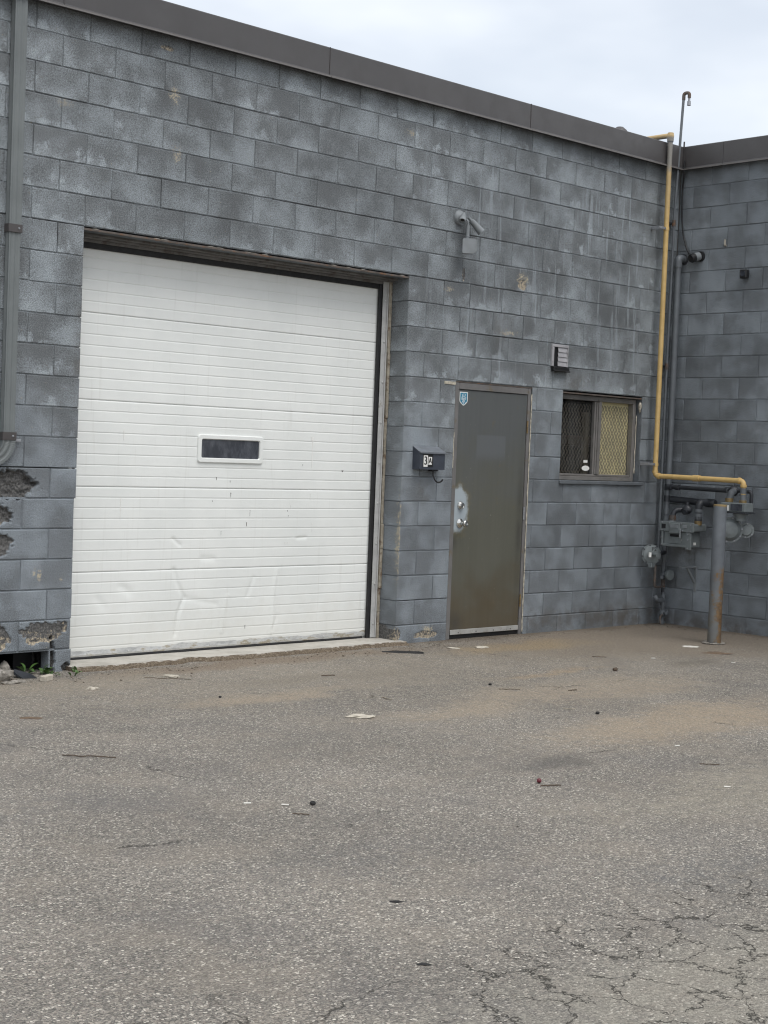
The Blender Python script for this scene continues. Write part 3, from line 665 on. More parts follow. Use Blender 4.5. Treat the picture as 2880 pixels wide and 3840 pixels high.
for a, b in ((-1.75, -0.242), (-0.239, 2.064), (2.067, 4.369), (4.372, XC - 0.06)):
    f = fascia(bldg, a, b, 'x'); fascia_lip(bldg, f, a, b, 'x')
    MB().box(b - 0.004, b + 0.001, -0.0655, -0.05, FZ0 + 0.02, FZ1 + 0.003).build('seam', 'strap', f)
for a, b in ((0.005, 0.515), (0.518, 2.8), (2.803, 5.0)):
    f = fascia(wing, a, b, 'y'); fascia_lip(wing, f, a, b, 'y')
MB().box(XC - 0.068, XC - 0.060, -0.075, -0.062, FZ0 - 0.03, FZ1 + 0.05).build('corner_flashing', 'fascia', wing)
# roof vent cap behind the parapet
t = thing('roof_vent', (6.56, 0.7, 4.54), 'small dark rounded vent cap peeping over the roof edge', 'roof vent')
MB().cyl((6.56, 0.7, 4.5), (6.56, 0.7, 4.80), 0.05).build('pipe', 'darkpaint', t)
MB().lathe((6.56, 0.7, 4.78), (0, 0, 1), [(0, 0.05), (0, 0.085), (0.03, 0.088), (0.07, 0.07), (0.10, 0.035), (0.108, 0)]).build('cap', 'strap', t)

# ------------------------------------------------------------------ overhead door
od = MB().box(0.0, 3.048, 0.012, 0.12, 2.974, 2.986, 0.002).build('steel_lintel', 'greypaint', bldg)
MB().box(0.0, 3.048, 0.004, 0.0115, 2.970, 2.984, 0.001).build('lintel_edge', 'rusty', bldg)
DY = 0.245
door = MB().box(0.0, 2.985, DY + 0.012, DY + 0.05, 0.02, 3.05).build('overhead_door', 'white', bldg)
CREASES = [([(1.00, 0.64), (1.03, 0.55), (1.10, 0.43), (1.05, 0.31), (1.03, 0.16)], 0.010, 0.016), ([(1.98, 0.62), (1.95, 0.47), (1.95, 0.22), (1.94, 0.12)], -0.006, 0.014),
           ([(1.75, 0.56), (1.69, 0.42)], 0.006, 0.014), ([(1.50, 0.43), (1.47, 0.30), (1.46, 0.16)], -0.005, 0.014), ([(0.98, 0.87), (1.05, 0.82)], 0.008, 0.011),
           ([(2.17, 0.86), (2.26, 0.865)], 0.006, 0.010), ([(0.55, 0.53), (0.62, 0.49)], 0.007, 0.03), ([(1.25, 0.72), (1.36, 0.715)], 0.005, 0.02), ([(1.10, 0.43), (1.4, 0.37)], 0.004, 0.02),
           ([(0.35, 0.45), (0.40, 0.40)], 0.005, 0.03), ([(2.0, 0.26), (1.95, 0.15)], 0.005, 0.012)]
def segd(p, a, b):
    ax, az = a; bx, bz = b; dx, dz = bx - ax, bz - az
    t_ = max(0, min(1, ((p[0] - ax) * dx + (p[1] - az) * dz) / (dx * dx + dz * dz)))
    return math.hypot(p[0] - ax - t_ * dx, p[1] - az - t_ * dz)
SECZ = [0.052, 0.640, 1.240, 1.846, 2.449, 3.052]
for si in range(5):
    z0, z1 = SECZ[si] + 0.0008, SECZ[si + 1] - 0.0012
    rows = [(z0, 0.010), (z0 + 0.0005, 0.003), (z0 + 0.004, 0.0), (z0 + 0.012, 0.0)]
    nr = 8; st = (SECZ[si + 1] - SECZ[si]) / nr if si else 0.0755
    zz = SECZ[si + 1]
    gl = []
    q = zz - st
    while q > z0 + 0.03: gl.append(q); q -= st
    for q in sorted(gl):
        rows += [(q - 0.010, 0.0), (q - 0.0030, 0.0), (q - 0.0012, 0.0012), (q + 0.0006, 0.0016), (q + 0.0022, 0.0), (q + 0.010, 0.0)]
    rows += [(z1 - 0.012, 0.0), (z1 - 0.002, 0.0), (z1, 0.004), (z1 + 0.0005, 0.010)]
    if si < 2:
        ex = []
        for (za, ya), (zb, yb) in zip(rows, rows[1:]):
            ex.append((za, ya))
            if zb - za > 0.03: ex += [(za + (zb - za) * f_, ya) for f_ in (0.2, 0.4, 0.6, 0.8)]
        rows = ex + [rows[-1]]
    nx_ = 260 if si < 2 else 40
    vs = []
    for i in range(nx_ + 1):
        x = 0.0 + 2.972 * i / nx_
        for z, y in rows:
            dy = 0.0012 * mnoise.noise(Vector((x * 1.5, z * 2.5, si)))
            if si < 2:
                for pl, A, wd in CREASES:
                    dd = min(segd((x, z), a, b) for a, b in zip(pl, pl[1:]))
                    if dd < wd * 4: dy += A * 0.8 * math.exp(-(dd / wd) ** 2)
            vs.append((x, DY + y + dy, z))
    n = len(rows)
    m = MB(); m.add(vs, [(i * n + j, (i + 1) * n + j, (i + 1) * n + j + 1, i * n + j + 1) for i in range(nx_) for j in range(n - 1)], True)
    m.build('door_section', 'white', door)
# torn bottom retainer and rubber
m = MB(); top = []
for i in range(161):
    x = 2.965 * i / 160
    top.append((x, 0.088 + 0.012 * mnoise.noise(Vector((x * 5, 0, 3))) + 0.008 * mnoise.noise(Vector((x * 17, 0, 3))) + 0.014 * max(0, mnoise.noise(Vector((x * 2.2, 9, 3))))))
vs = [];
for x, z in top: vs += [(x, DY - 0.006, 0.048), (x, DY - 0.008, 0.060), (x, DY - 0.004, z), (x, DY + 0.006, z + 0.002)]
m.add(vs, [(i * 4 + j, i * 4 + 4 + j, i * 4 + 5 + j, i * 4 + 1 + j) for i in range(160) for j in range(3)])
m.build('bottom_retainer', 'retainer', door)
m = MB()
m.tube([(x / 10, DY + 0.002, 0.036 + 0.003 * math.sin(x)) for x in range(0, 30)] , 0.013, 8); m.build('bottom_seal', 'rubber', door)
for x in (0.28, 0.62, 0.98, 1.35, 1.72, 2.1, 2.48, 2.85):
    MB().lathe((x, DY - 0.006, 0.068), (0, -1, 0), [(0, 0.007), (0.004, 0.006), (0.006, 0)], 10).build('rivet', 'alu', door)
# door window
wx0, wx1, wz0, wz1 = 1.175, 1.790, 1.432, 1.640
def rrect(x0, x1, z0, z1, r, n=5):
    p = []
    for cx, cz, a0 in ((x1 - r, z1 - r, 0), (x0 + r, z1 - r, 90), (x0 + r, z0 + r, 180), (x1 - r, z0 + r, 270)):
        for k in range(n + 1):
            a = math.radians(a0 + 90 * k / n); p.append((cx + r * math.cos(a), cz + r * math.sin(a)))
    return p
def ring_frame(rects):       # list of (x0,x1,z0,z1,r,y)
    m = MB(); vs = []
    for x0, x1, z0, z1, r, y in rects: vs += [(x, y, z) for x, z in rrect(x0, x1, z0, z1, r)]
    n = 24
    m.add(vs, [(a * n + k, a * n + (k + 1) % n, (a + 1) * n + (k + 1) % n, (a + 1) * n + k) for a in range(len(rects) - 1) for k in range(n)])
    return m
ring_frame([(wx0, wx1, wz0, wz1, .022, DY + .004), (wx0, wx1, wz0, wz1, .022, DY - .008), (wx0 + .005, wx1 - .005, wz0 + .005, wz1 - .005, .018, DY - .013),
            (wx0 + .030, wx1 - .030, wz0 + .030, wz1 - .030, .016, DY - .013), (wx0 + .034, wx1 - .034, wz0 + .034, wz1 - .034, .014, DY - .008), (wx0 + .036, wx1 - .036, wz0 + .036, wz1 - .036, .014, DY - .001)]).build('window_frame', 'white', door)
m = MB(); pl = rrect(wx0 + .034, wx1 - .034, wz0 + .034, wz1 - .034, .014); m.add([(x, DY - 0.0015, z) for x, z in pl], [tuple(range(len(pl)))]); m.build('window_pane', 'pane', door)
# paint drips and scuffs on the door
def drip(x, z, h, wd, mat='sticker'):
    m = MB(); n = 10; vs = []
    for k in range(n + 1):
        t_ = k / n; ww = wd * (1.0 if t_ < 0.12 else 0.35 + 0.25 * random.random() if t_ < 0.9 else 0.25)
        vs += [(x - ww / 2 + random.uniform(-.0006, .0006), DY - 0.0016, z - h * t_), (x, DY - 0.0026, z - h * t_), (x + ww / 2, DY - 0.0016, z - h * t_)]
    m.add(vs, [(k * 3 + j, k * 3 + j + 3, k * 3 + j + 4, k * 3 + j + 1) for k in range(n) for j in range(2)])
    return m.build('paint_drip' if mat == 'sticker' else 'scuff_mark', mat, door)
for x, z, h, wd in ((2.295, 1.66, 0.25, 0.016), (2.285, 1.66, 0.03, 0.035), (2.29, 1.21, 0.05, 0.012), (0.53, 1.64, 0.07, 0.014), (0.52, 1.16, 0.16, 0.013), (2.05, 0.83, 0.018, 0.016), (2.08, 0.83, 0.018, 0.014), (2.32, 0.98, 0.07, 0.007), (2.09, 1.12, 0.03, 0.006)):
    drip(x, z, h, wd)
for x, z, h, wd in ((1.36, 1.325, 0.022, 0.010), (1.49, 1.30, 0.014, 0.008), (1.50, 1.21, 0.035, 0.008), (1.66, 0.985, 0.03, 0.010), (1.69, 1.08, 0.05, 0.004), (2.06, 1.08, 0.012, 0.008), (2.07, 1.04, 0.012, 0.007), (1.42, 0.92, 0.03, 0.005), (2.62, 1.40, 0.012, 0.03), (2.20, 1.44, 0.015, 0.005), (1.33, 1.15, 0.01, 0.008), (1.68, 0.20, 0.03, 0.008), (1.94, 0.14, 0.03, 0.008)):
    drip(x, z, h, wd, 'frame')
# jamb pieces, head trim
for sgn, xa in ((1, 3.046), (-1, 0.002)):
    def X(a, b): return (xa - b, xa - a) if sgn > 0 else (xa + a, xa + b)
    m = MB(); zz = 0.03
    while zz < 2.95:
        h = random.uniform(0.12, 0.4); h = min(h, 2.952 - zz); a, b = X(0.0, 0.028 + random.uniform(-0.004, 0.004))
        m.box(a, b, 0.186 + random.uniform(-.006, .006), 0.235, zz, zz + h - 0.001, 0.003); zz += h
    m.build('jamb_board', 'wood', bldg)
    a, b = X(0.030, 0.086); MB().box(a, b, 0.205, 0.214, 0.035, 2.955, 0.002).build('door_track_angle', 'trackalu', bldg)
    a, b = X(0.036, 0.046); MB().box(a, b, 0.192, 0.2045, 0.035, 2.955, 0.002).build('door_track_flange', 'trackalu', bldg)
    a, b = X(0.087, 0.118); MB().box(a, b, 0.216, 0.238, 0.03, 2.95, 0.003).build('side_seal', 'rubber', bldg)
    for k in range(9):
        a, b = X(0.060, 0.061); MB().lathe((a, 0.204, 0.15 + k * 0.33), (0, -1, 0), [(0, 0.009), (0.005, 0.008), (0.008, 0)], 8).build('bolt', 'alu', bldg)
MB().box(0.002, 3.046, 0.125, 0.160, 2.958, 2.985, 0.003).build('head_trim', 'track', bldg)
MB().box(0.002, 3.046, 0.165, 0.205, 2.945, 2.978, 0.003).build('head_trim', 'track', bldg)
MB().box(0.03, 3.018, 0.208, 0.225, 2.925, 2.965, 0.003).build('head_trim', 'track', bldg)
MB().box(0.03, 3.018, 0.226, 0.240, 2.885, 2.965, 0.003).build('head_seal', 'rubber', bldg)
MB().box(2.974, 3.30, 0.2405, 0.256, 0.0, 3.06).box(-0.30, -0.001, 0.2405, 0.256, 0.0, 3.06).box(-0.30, 3.30, 0.2575, 0.27, 2.90, 3.10).build('jamb_sky_blocker', 'rubber', bldg)  # added panels that block sky light leaking past the jambs
# ragged mortar droppings under the lintel
for k in range(14):
    x = random.uniform(0.05, 3.0); MB().lump((x, 0.008, 2.984), 0.02, (1.8, 0.3, 0.25), 1, 0.5, k).build('mortar_crumb', 'rock', bldg)
# concrete sill
m = MB(); n = 420; vs = []
for i in range(n + 1):
    x = -0.02 + 3.12 * i / n
    e = -0.085 + 0.035 * mnoise.noise(Vector((x * 1.6, 2, 0))) + 0.016 * mnoise.noise(Vector((x * 7, 5, 0))) + 0.008 * mnoise.noise(Vector((x * 22, 5, 0)))
    if 0.86 < x < 1.10: e += 0.05 * math.sin((x - 0.86) / 0.24 * math.pi) + 0.02 * mnoise.noise(Vector((x * 30, 1, 1)))
    zt = 0.030 + 0.002 * mnoise.noise(Vector((x * 4, 0, 0)))
    r1 = 0.004 * mnoise.noise(Vector((x * 13, 3, 1))); r2 = 0.004 * mnoise.noise(Vector((x * 21, 8, 1)))
    vs += [(x, 0.30, zt), (x, e + 0.012 + r1, zt), (x, e + 0.004 + r2, zt - 0.006), (x, e - 0.012 + r1, zt - 0.016 + r2), (x, e - 0.020 + r2, 0.008 + r1), (x, e - 0.045 + r1 * 2, -0.03)]
m.add(vs, [(i * 6 + j, i * 6 + j + 1, i * 6 + j + 7, i * 6 + j + 6) for i in range(n) for j in range(2)]); m.add(vs[-6:], [(0, 1, 2, 3, 4, 5)]); m.add(vs[:6], [(5, 4, 3, 2, 1, 0)])
sill = m.build('door_sill', 'concrete', bldg)
m = MB(); m.add(vs, [(i * 6 + j, i * 6 + j + 1, i * 6 + j + 7, i * 6 + j + 6) for i in range(n) for j in range(2, 5)], True); m.build('broken_edge', 'siledge', sill)

# ------------------------------------------------------------------ steel side door
fr = MB().box(DX0 + .002, DX0 + 0.048, 0.004, 0.12, 0.0, DZ1 - 0.012, 0.003).box(DX1 - 0.046, DX1 - .012, 0.004, 0.12, 0.0, DZ1 - 0.012, 0.003).box(DX0 + 0.049, DX1 - 0.047, 0.005, 0.12, DZ1 - 0.066, DZ1 - 0.012, 0.003)
frame = fr.build('door_frame', 'frame', bldg)
MB().box(DX0, DX1 + 0.06, 0.004, 0.1, DZ1 - 0.010, DZ1 - 0.001).build('door_lintel', 'rusty', bldg)
LX0, LX1, LZ0, LZ1 = DX0 + 0.052, DX1 - 0.050, 0.035, DZ1 - 0.070
leaf = MB().box(LX0, LX1, 0.014, 0.060, LZ0, LZ1, 0.002).build('steel_door', 'sdoor', bldg)
m = MB()
m.box(LX0 + .004, LX1 - .004, 0.002, 0.0135, LZ0 + 0.004, LZ0 + 0.045, 0.002); m.build('door_sweep', 'alu', leaf)
MB().box(LX0, LX1, 0.016, 0.05, 0.004, LZ0 - 0.001).build('threshold_gap', 'rubber', bldg)
for k in range(4): MB().lathe((LX0 + 0.1 + k * 0.22, 0.002, LZ0 + 0.02), (0, -1, 0), [(0, 0.006), (0.004, 0.005), (0.005, 0)], 8).build('screw', 'frame', leaf)
MB().lathe((3.765, 0.014, 1.135), (0, -1, 0), [(0, 0.036), (0.012, 0.034), (0.024, 0.027), (0.030, 0.024), (0.031, 0.017), (0.028, 0.015), (0.028, 0.0)], 24).build('deadbolt', 'chrome', leaf)
kb = MB().lathe((3.765, 0.014, 0.985), (0, -1, 0), [(0, 0.040), (0.008, 0.039), (0.016, 0.026), (0.022, 0.015), (0.046, 0.014), (0.052, 0.022), (0.062, 0.0285), (0.076, 0.028), (0.083, 0.022), (0.084, 0.012), (0.080, 0.010), (0.080, 0)], 28).build('door_knob', 'chrome', leaf)
for z in (0.30, 1.07, 1.83):
    hm = MB()
    for k in range(5): hm.cyl((LX1 + 0.006, 0.003, z - 0.055 + k * 0.022), (LX1 + 0.006, 0.003, z - 0.055 + k * 0.022 + 0.020), 0.008, seg=12)
    hm.build('hinge', 'brass' if z < 0.5 or z > 1.5 else 'galv', leaf)
# shield sticker
def shield(w_, h):
    p = [(-w_ / 2, h / 2), (w_ / 2, h / 2), (w_ / 2, -h * 0.16)]
    for k in range(1, 6): p.append((w_ / 2 * (1 - (k / 6) ** 1.5), -h * 0.16 - h * 0.34 * k / 6))
    p.append((0, -h / 2))
    for k in range(5, 0, -1): p.append((-w_ / 2 * (1 - (k / 6) ** 1.5), -h * 0.16 - h * 0.34 * k / 6))
    p.append((-w_ / 2, -h * 0.16)); return p[::-1]
SX, SZ = 3.752, 2.035
stk = MB().prism(shield(0.098, 0.116), 0.0012, on_wall(SX, 0.0138, SZ)).build('sticker', 'sticker', leaf)
ORGs = stk
MB().prism(shield(0.082, 0.100), 0.0008, on_wall(SX, 0.0125, SZ - 0.0005)).build('sticker_print', 'teal', leaf)
m = MB()
for a in (-30, 0, 30):
    m.box(-0.0022, 0.0022, -0.047, -0.012, 0, 0.0006, 0, on_wall(SX + 0.0 , 0.0116, SZ) @ Matrix.Rotation(math.radians(a), 4, 'Z'))
    m.box(-0.0022, 0.0022, 0.016, 0.047, 0, 0.0006, 0, on_wall(SX, 0.0116, SZ) @ Matrix.Rotation(math.radians(a), 4, 'Z'))
m.build('sticker_rays', 'sticker', leaf)
placed(text_mesh('Bell', 0.040, 0.0004, 'sticker'), on_wall(SX, 0.0106, SZ + 0.002)).build('sticker_lettering', 'sticker', leaf)
# caulk round the frame
def caulk(x, z0, z1, y=0.004):
    m = MB(); vs = []; n = int((z1 - z0) / 0.012)
    for k in range(n + 1):
        z = z0 + (z1 - z0) * k / n
        a = 0.006 + 0.007 * abs(mnoise.noise(Vector((x, z * 18, 3)))) + 0.003 * mnoise.noise(Vector((x, z * 60, 3)))
        b = 0.004 + 0.006 * abs(mnoise.noise(Vector((x + 9, z * 22, 3))))
        vs += [(x - b, y, z), (x, y - 0.006 - 0.003 * mnoise.noise(Vector((x, z * 40, 8))), z), (x + a, y, z)]
    m.add(vs, [(k * 3 + j, k * 3 + j + 1, k * 3 + j + 4, k * 3 + j + 3) for k in range(n) for j in range(2)], True)
    return m.build('caulk_bead', 'caulk', bldg)
caulk(DX1 - 0.004, 0.02, 1.72); caulk(DX1 - 0.002, 1.72, 2.12); caulk(DX0 + 0.001, 1.45, 1.75)
m = MB().box(3.50, 3.635, -0.0035, 0.006, 2.145, 2.170, 0.002); m.build('mortar_patch', 'caulk', bldg)

# ------------------------------------------------------------------ window
win = MB().box(WX0 + .001, WX1 - .035, 0.052, 0.10, WZ1 - 0.075, WZ1 - 0.030, 0.003).build('window', 'winframe', bldg)
MB().box(WX0, WX1, 0.006, 0.09, WZ1 - 0.026, WZ1 - 0.014).build('lintel_angle', 'rusty', win)
fy0, fy1 = 0.050, 0.105
fr = MB().box(WX0 + .001, WX0 + 0.035, fy0, fy1, WZ0 + 0.002, WZ1 - 0.076, .003).box(WX1 - 0.070, WX1 - 0.032, fy0, fy1, WZ0 + 0.002, WZ1 - 0.031, .003)
fr.box(WX0 + .036, WX1 - 0.071, fy0 - .004, fy1, WZ0 + 0.004, WZ0 + 0.040, .003).box(WX0 + .036, WX1 - 0.071, fy0 + .01, fy1, WZ0 + 0.042, WZ0 + 0.062, .003)
fr.build('frame', 'winframe', win)
MX = 5.615
MB().box(MX - 0.045, MX - 0.024, fy0 + 0.012, fy1 - .01, WZ0 + 0.063, WZ1 - 0.077, .002).box(MX - 0.022, MX - 0.004, fy0 + 0.004, fy1 - .01, WZ0 + 0.063, WZ1 - 0.077, .002).box(MX - 0.002, MX + 0.034, fy0 - 0.006, fy1 - .01, WZ0 + 0.063, WZ1 - 0.077, .002).build('mullion', 'winframe', win)
gz0, gz1 = WZ0 + 0.063, WZ1 - 0.077
gl = MB().box(WX0 + 0.036, MX - 0.046, 0.080, 0.084, gz0, gz1).build('pane', 'glass', win)
gr_ = MB().box(MX + 0.035, WX1 - 0.071, 0.074, 0.078, gz0, gz1).build('pane', 'glass', win)
def expanded(x0, x1, z0, z1, y, cw=0.042, chh=0.064):
    m = MB(); nc = int((x1 - x0) / cw) + 1; nr = int((z1 - z0) / (chh / 2)) + 1
    for r in range(nr):
        for c in range(-1, nc + 1):
            # zig: node at (c + r%2/2); strands to next row left and right
            xa = x0 + (c + (r % 2) * 0.5) * cw; za = z0 + r * chh / 2; zb = za + chh / 2
            for d in (-0.5, 0.5):
                xb = xa + d * cw
                if min(xa, xb) < x0 - 1e-6 or max(xa, xb) > x1 + 1e-6 or zb > z1 + 1e-6: continue
                t_ = 0.0026
                # bowed strand: two pieces
                xm, zm = (xa + xb) / 2 + (xb - xa) * 0.16, (za + zb) / 2 - 0.0
                xm1, zm1 = xa + (xb - xa) * 0.34, za + (zb - za) * 0.22
                xm2, zm2 = xa + (xb - xa) * 0.66, za + (zb - za) * 0.78
                pts = [(xa, za), (xm1, zm1), (xm2, zm2), (xb, zb)]
                vs = []
                for px_, pz_ in pts: vs += [(px_ - t_, y, pz_), (px_ + t_, y - 0.002, pz_), (px_ + t_, y + 0.002, pz_)]
                m.add(vs, [(k * 3 + a, k * 3 + (a + 1) % 3, k * 3 + 3 + (a + 1) % 3, k * 3 + 3 + a) for k in range(3) for a in range(3)])
    return m
expanded(MX + 0.045, WX1 - 0.080, gz0 + .004, gz1 - .004, 0.088).build('security_mesh', 'wire', win)
expanded(WX0 + 0.040, MX - 0.050, gz0 + .004, gz1 - .004, 0.100).build('security_mesh', 'wire', win)
# inside: yellowed blind behind right pane, dark room behind the left
MB().box(MX + 0.012, WX1 - 0.070, 0.112, 0.118, gz0 - .02, gz1 + .02).build('blind', 'yboard', win)
MB().box(MX - 0.050, MX - 0.002, 0.16, 0.20, gz0 - .02, gz1 - 0.10).build('curtain_edge', 'beige', win)
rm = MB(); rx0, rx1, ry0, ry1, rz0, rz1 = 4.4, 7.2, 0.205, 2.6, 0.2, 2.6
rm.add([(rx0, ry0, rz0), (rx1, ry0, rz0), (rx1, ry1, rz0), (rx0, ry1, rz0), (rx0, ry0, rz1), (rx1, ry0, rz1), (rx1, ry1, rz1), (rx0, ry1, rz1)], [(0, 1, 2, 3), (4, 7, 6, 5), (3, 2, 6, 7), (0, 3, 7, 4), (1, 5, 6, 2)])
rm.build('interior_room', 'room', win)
MB().box(4.9, 6.9, 0.8, 1.2, 1.70, 1.80, .01).build('interior_shelf', 'shelf', win)
MB().box(4.9, 6.6, 1.6, 1.9, 2.05, 2.09, .005).build('interior_rail', 'beige', win)
st_ = [(0.056 * math.cos(a * math.pi / 10), 0.024 * math.sin(a * math.pi / 10)) for a in range(20)]
MB().prism(st_, 0.001, on_wall(5.49, 0.0795, WZ0 + 0.115)).build('oval_sticker', 'sticker', win)
MB().prism([(-0.029, -0.012), (0.029, -0.012), (0.029, 0.012), (-0.029, 0.012)], 0.001, on_wall(5.485, 0.0795, WZ0 + 0.178)).build('paper_sticker', 'sticker', win)
MB().box(WX0 - 0.012, WX1 + 0.03, -0.022, 0.05, WZ0 - 0.032, WZ0 - 0.001, .004).build('window_sill', 'greypaint', bldg)
caulk(WX1 - 0.026, 1.45, 2.0, 0.046); m = MB().lump((WX1 - 0.012, 0.02, 2.085), 0.05, (0.35, 0.35, 1.0), 2, 0.5, 4); m.build('caulk_lump', 'caulk', bldg)

# ------------------------------------------------------------------ louvred vent
t = thing('wall_vent', (4.95, 0, 2.36), 'small square louvred vent with black open flap above the window', 'vent')
VX0, VX1, VZ0, VZ1 = 4.855, 5.055, 2.385, 2.565
MB().box(VX0 - 0.018, VX1 + 0.008, -0.016, 0.005, VZ1 - 0.008, VZ1 + 0.016, .002).box(VX0 - 0.018, VX0 + 0.012, -0.016, 0.005, VZ0, VZ1 - 0.009, .002).box(VX1 - 0.004, VX1 + 0.008, -0.016, 0.005, VZ0, VZ1 - 0.009, .002).build('frame', 'vent', t)
MB().box(VX0 + 0.013, VX1 - 0.005, -0.003, 0.004, VZ0, VZ1 - 0.009).build('opening', 'ink', t)
MB().box(VX0 - 0.012, VX1 + 0.003, -0.040, -0.0045, VZ0 - 0.046, VZ0 - 0.006, .004).build('flap_box', 'ink', t)
for k in range(4):
    z = VZ0 + 0.004 + k * 0.042
    m = MB(); m.add([(VX0 + 0.070, -0.014, z), (VX1 - 0.006, -0.014, z), (VX1 - 0.006, -0.007, z + 0.041), (VX0 + 0.070, -0.007, z + 0.041),
                     (VX0 + 0.070, -0.012, z - .001), (VX1 - 0.006, -0.012, z - .001), (VX1 - 0.006, -0.005, z + 0.040), (VX0 + 0.070, -0.005, z + 0.040)],
                    [(0, 1, 2, 3), (7, 6, 5, 4), (0, 4, 5, 1), (1, 5, 6, 2), (2, 6, 7, 3), (3, 7, 4, 0)]); m.build('louvre', 'vent', t)
m = MB(); m.add([(VX0 - 0.015, -0.004, VZ0), (VX1 + 0.005, -0.004, VZ0), (VX1 + 0.005, -0.05, VZ0 - 0.042), (VX0 - 0.015, -0.05, VZ0 - 0.042), (VX0 - 0.015, -0.002, VZ0 - 0.004), (VX1 + 0.005, -0.002, VZ0 - 0.004), (VX1 + 0.005, -0.047, VZ0 - 0.047), (VX0 - 0.015, -0.047, VZ0 - 0.047)],
                [(3, 2, 1, 0), (4, 5, 6, 7), (0, 4, 7, 3), (1, 2, 6, 5), (2, 3, 7, 6)])
m.build('flap', 'black', t)

# ------------------------------------------------------------------ downspout
DSX0, DSX1, DSY0, DSY1 = -0.592, -0.505, -0.058, -0.006
t = thing('downspout', (-0.54, 0, 1.3), 'ribbed grey-green rectangular downspout at the left edge of the wall', 'downspout')
def spout_section(cx, cy, w_, d_):
    p = []
    n = 10
    for k in range(n): p.append((cx - w_ / 2 + w_ * k / n, cy - d_ / 2 + (0.004 if k in (2, 3, 6, 7) else 0)))
    for k in range(7): p.append((cx + w_ / 2 - (0.004 if k in (2, 4) else 0), cy - d_ / 2 + d_ * k / 7))
    for k in range(n): p.append((cx + w_ / 2 - w_ * k / n, cy + d_ / 2))
    for k in range(7): p.append((cx - w_ / 2 + (0.004 if k in (2, 4) else 0), cy + d_ / 2 - d_ * k / 7))
    return p
def spout(z0, z1, gr=0.0):
    m = MB(); sec = spout_section((DSX0 + DSX1) / 2, (DSY0 + DSY1) / 2, DSX1 - DSX0 + gr, DSY1 - DSY0 + gr); n = len(sec)
    m.add([(x, y, z) for z in (z0, z1) for x, y in sec], [(k, (k + 1) % n, n + (k + 1) % n, n + k) for k in range(n)]); return m
spout(2.90, 4.385).build('upper_pipe', 'spout', t); spout(1.54, 2.93, -0.006).build('lower_pipe', 'spout', t)
for z in (2.905, 1.570):
    b = MB().box(DSX0 - 0.006, DSX1 + 0.006, DSY0 - 0.006, DSY0 - 0.001, z - 0.026, z + 0.026, .001).box(DSX1 + 0.001, DSX1 + 0.006, DSY0 - 0.0005, -0.004, z - 0.026, z + 0.026, .001).box(DSX0 - 0.006, DSX0 - 0.001, DSY0 - 0.0005, -0.004, z - 0.026, z + 0.026, .001).build('strap', 'strap', t)
    MB().lathe((DSX1 - 0.02, DSY0 - 0.006, z), (0, -1, 0), [(0, 0.008), (0.005, 0.006), (0.007, 0)], 8).build('screw', 'galv', b)
MB().box(DSX1 + 0.004, DSX1 + 0.065, -0.018, -0.012, 1.535, 1.553, .002).build('strap_tail', 'galv', t)
# corrugated elbow turning left and out
m = MB(); n_el = 40; secs = []
base = spout_section(0, 0, DSX1 - DSX0 + 0.004, DSY1 - DSY0 + 0.004)
cxs, cys = (DSX0 + DSX1) / 2, (DSY0 + DSY1) / 2
Rb = 0.13
for k in range(n_el + 1):
    a = math.radians(62) * k / n_el
    sc = 1 + (0.035 if k % 3 == 0 else -0.01)
    row = []
    for x, y in base:
        x2, y2 = x * sc, y * sc
        rad = Rb + x2
        row.append((cxs - Rb + rad * math.cos(a), cys + y2, 1.545 - rad * math.sin(a)))
    secs.append(row)
dirv = Vector((-math.sin(math.radians(62)), 0, -math.cos(math.radians(62))))
secs.append([tuple(Vector(p) + dirv * 0.35) for p in secs[-1]])
nn = len(base); m.add([p for r in secs for p in r], [(i * nn + (k + 1) % nn, i * nn + k, (i + 1) * nn + k, (i + 1) * nn + (k + 1) % nn) for i in range(len(secs) - 1) for k in range(nn)])
m.build('elbow', 'spout', t)

# ------------------------------------------------------------------ floodlight with sensor
FX, FZ = 3.595, 3.530
t = thing('twin_floodlight', (FX, 0, FZ), 'grey twin floodlight holder with hanging motion sensor on the block wall', 'light')
MB().lathe((FX, 0.0, FZ), (0, -1, 0), [(0, 0.060), (0.012, 0.059), (0.022, 0.053), (0.028, 0.04), (0.036, 0.025), (0.036, 0)], 28).build('back_plate', 'greyfix', t)
def lamp(p0, d, L, r):
    p0 = Vector(p0); d = Vector(d).normalized()
    MB().cyl(p0 - d * 0.035, p0, 0.012, seg=10).build('swivel', 'greyfix', t)
    h = MB().lathe(p0, d, [(0, 0.0), (0, r * 0.72), (L * 0.18, r * 0.80), (L * 0.45, r * 0.84), (L * 0.46, r * 0.92), (L * 0.8, r), (L, r * 1.04), (L, r * 0.92), (L * 0.75, r * 0.85), (L * 0.7, 0)], 22).build('lamp_holder', 'greyfix', t)
    MB().lathe(p0 + d * L * 0.7, d, [(0.002, r * 0.84), (0.004, 0)], 18).build('socket', 'black', h)
lamp((FX - 0.005, -0.055, FZ + 0.012), (-0.62, -0.46, -0.64), 0.095, 0.029)
lamp((FX + 0.095, -0.050, FZ - 0.015), (0.60, -0.30, -0.64), 0.130, 0.031)
MB().tube([(FX + 0.045, -0.02, FZ - 0.01), (FX + 0.045, -0.06, FZ - 0.02), (FX + 0.045, -0.062, FZ - 0.10)], 0.0075, 8, 0.02).build('stem', 'greyfix', t)
MB().cyl((FX + 0.045, -0.062, FZ - 0.06), (FX + 0.045, -0.062, FZ - 0.185), 0.0165, seg=12).cyl((FX + 0.045, -0.062, FZ - 0.150), (FX + 0.045, -0.062, FZ - 0.158), 0.020, seg=12).build('sensor_arm', 'greyfix', t)
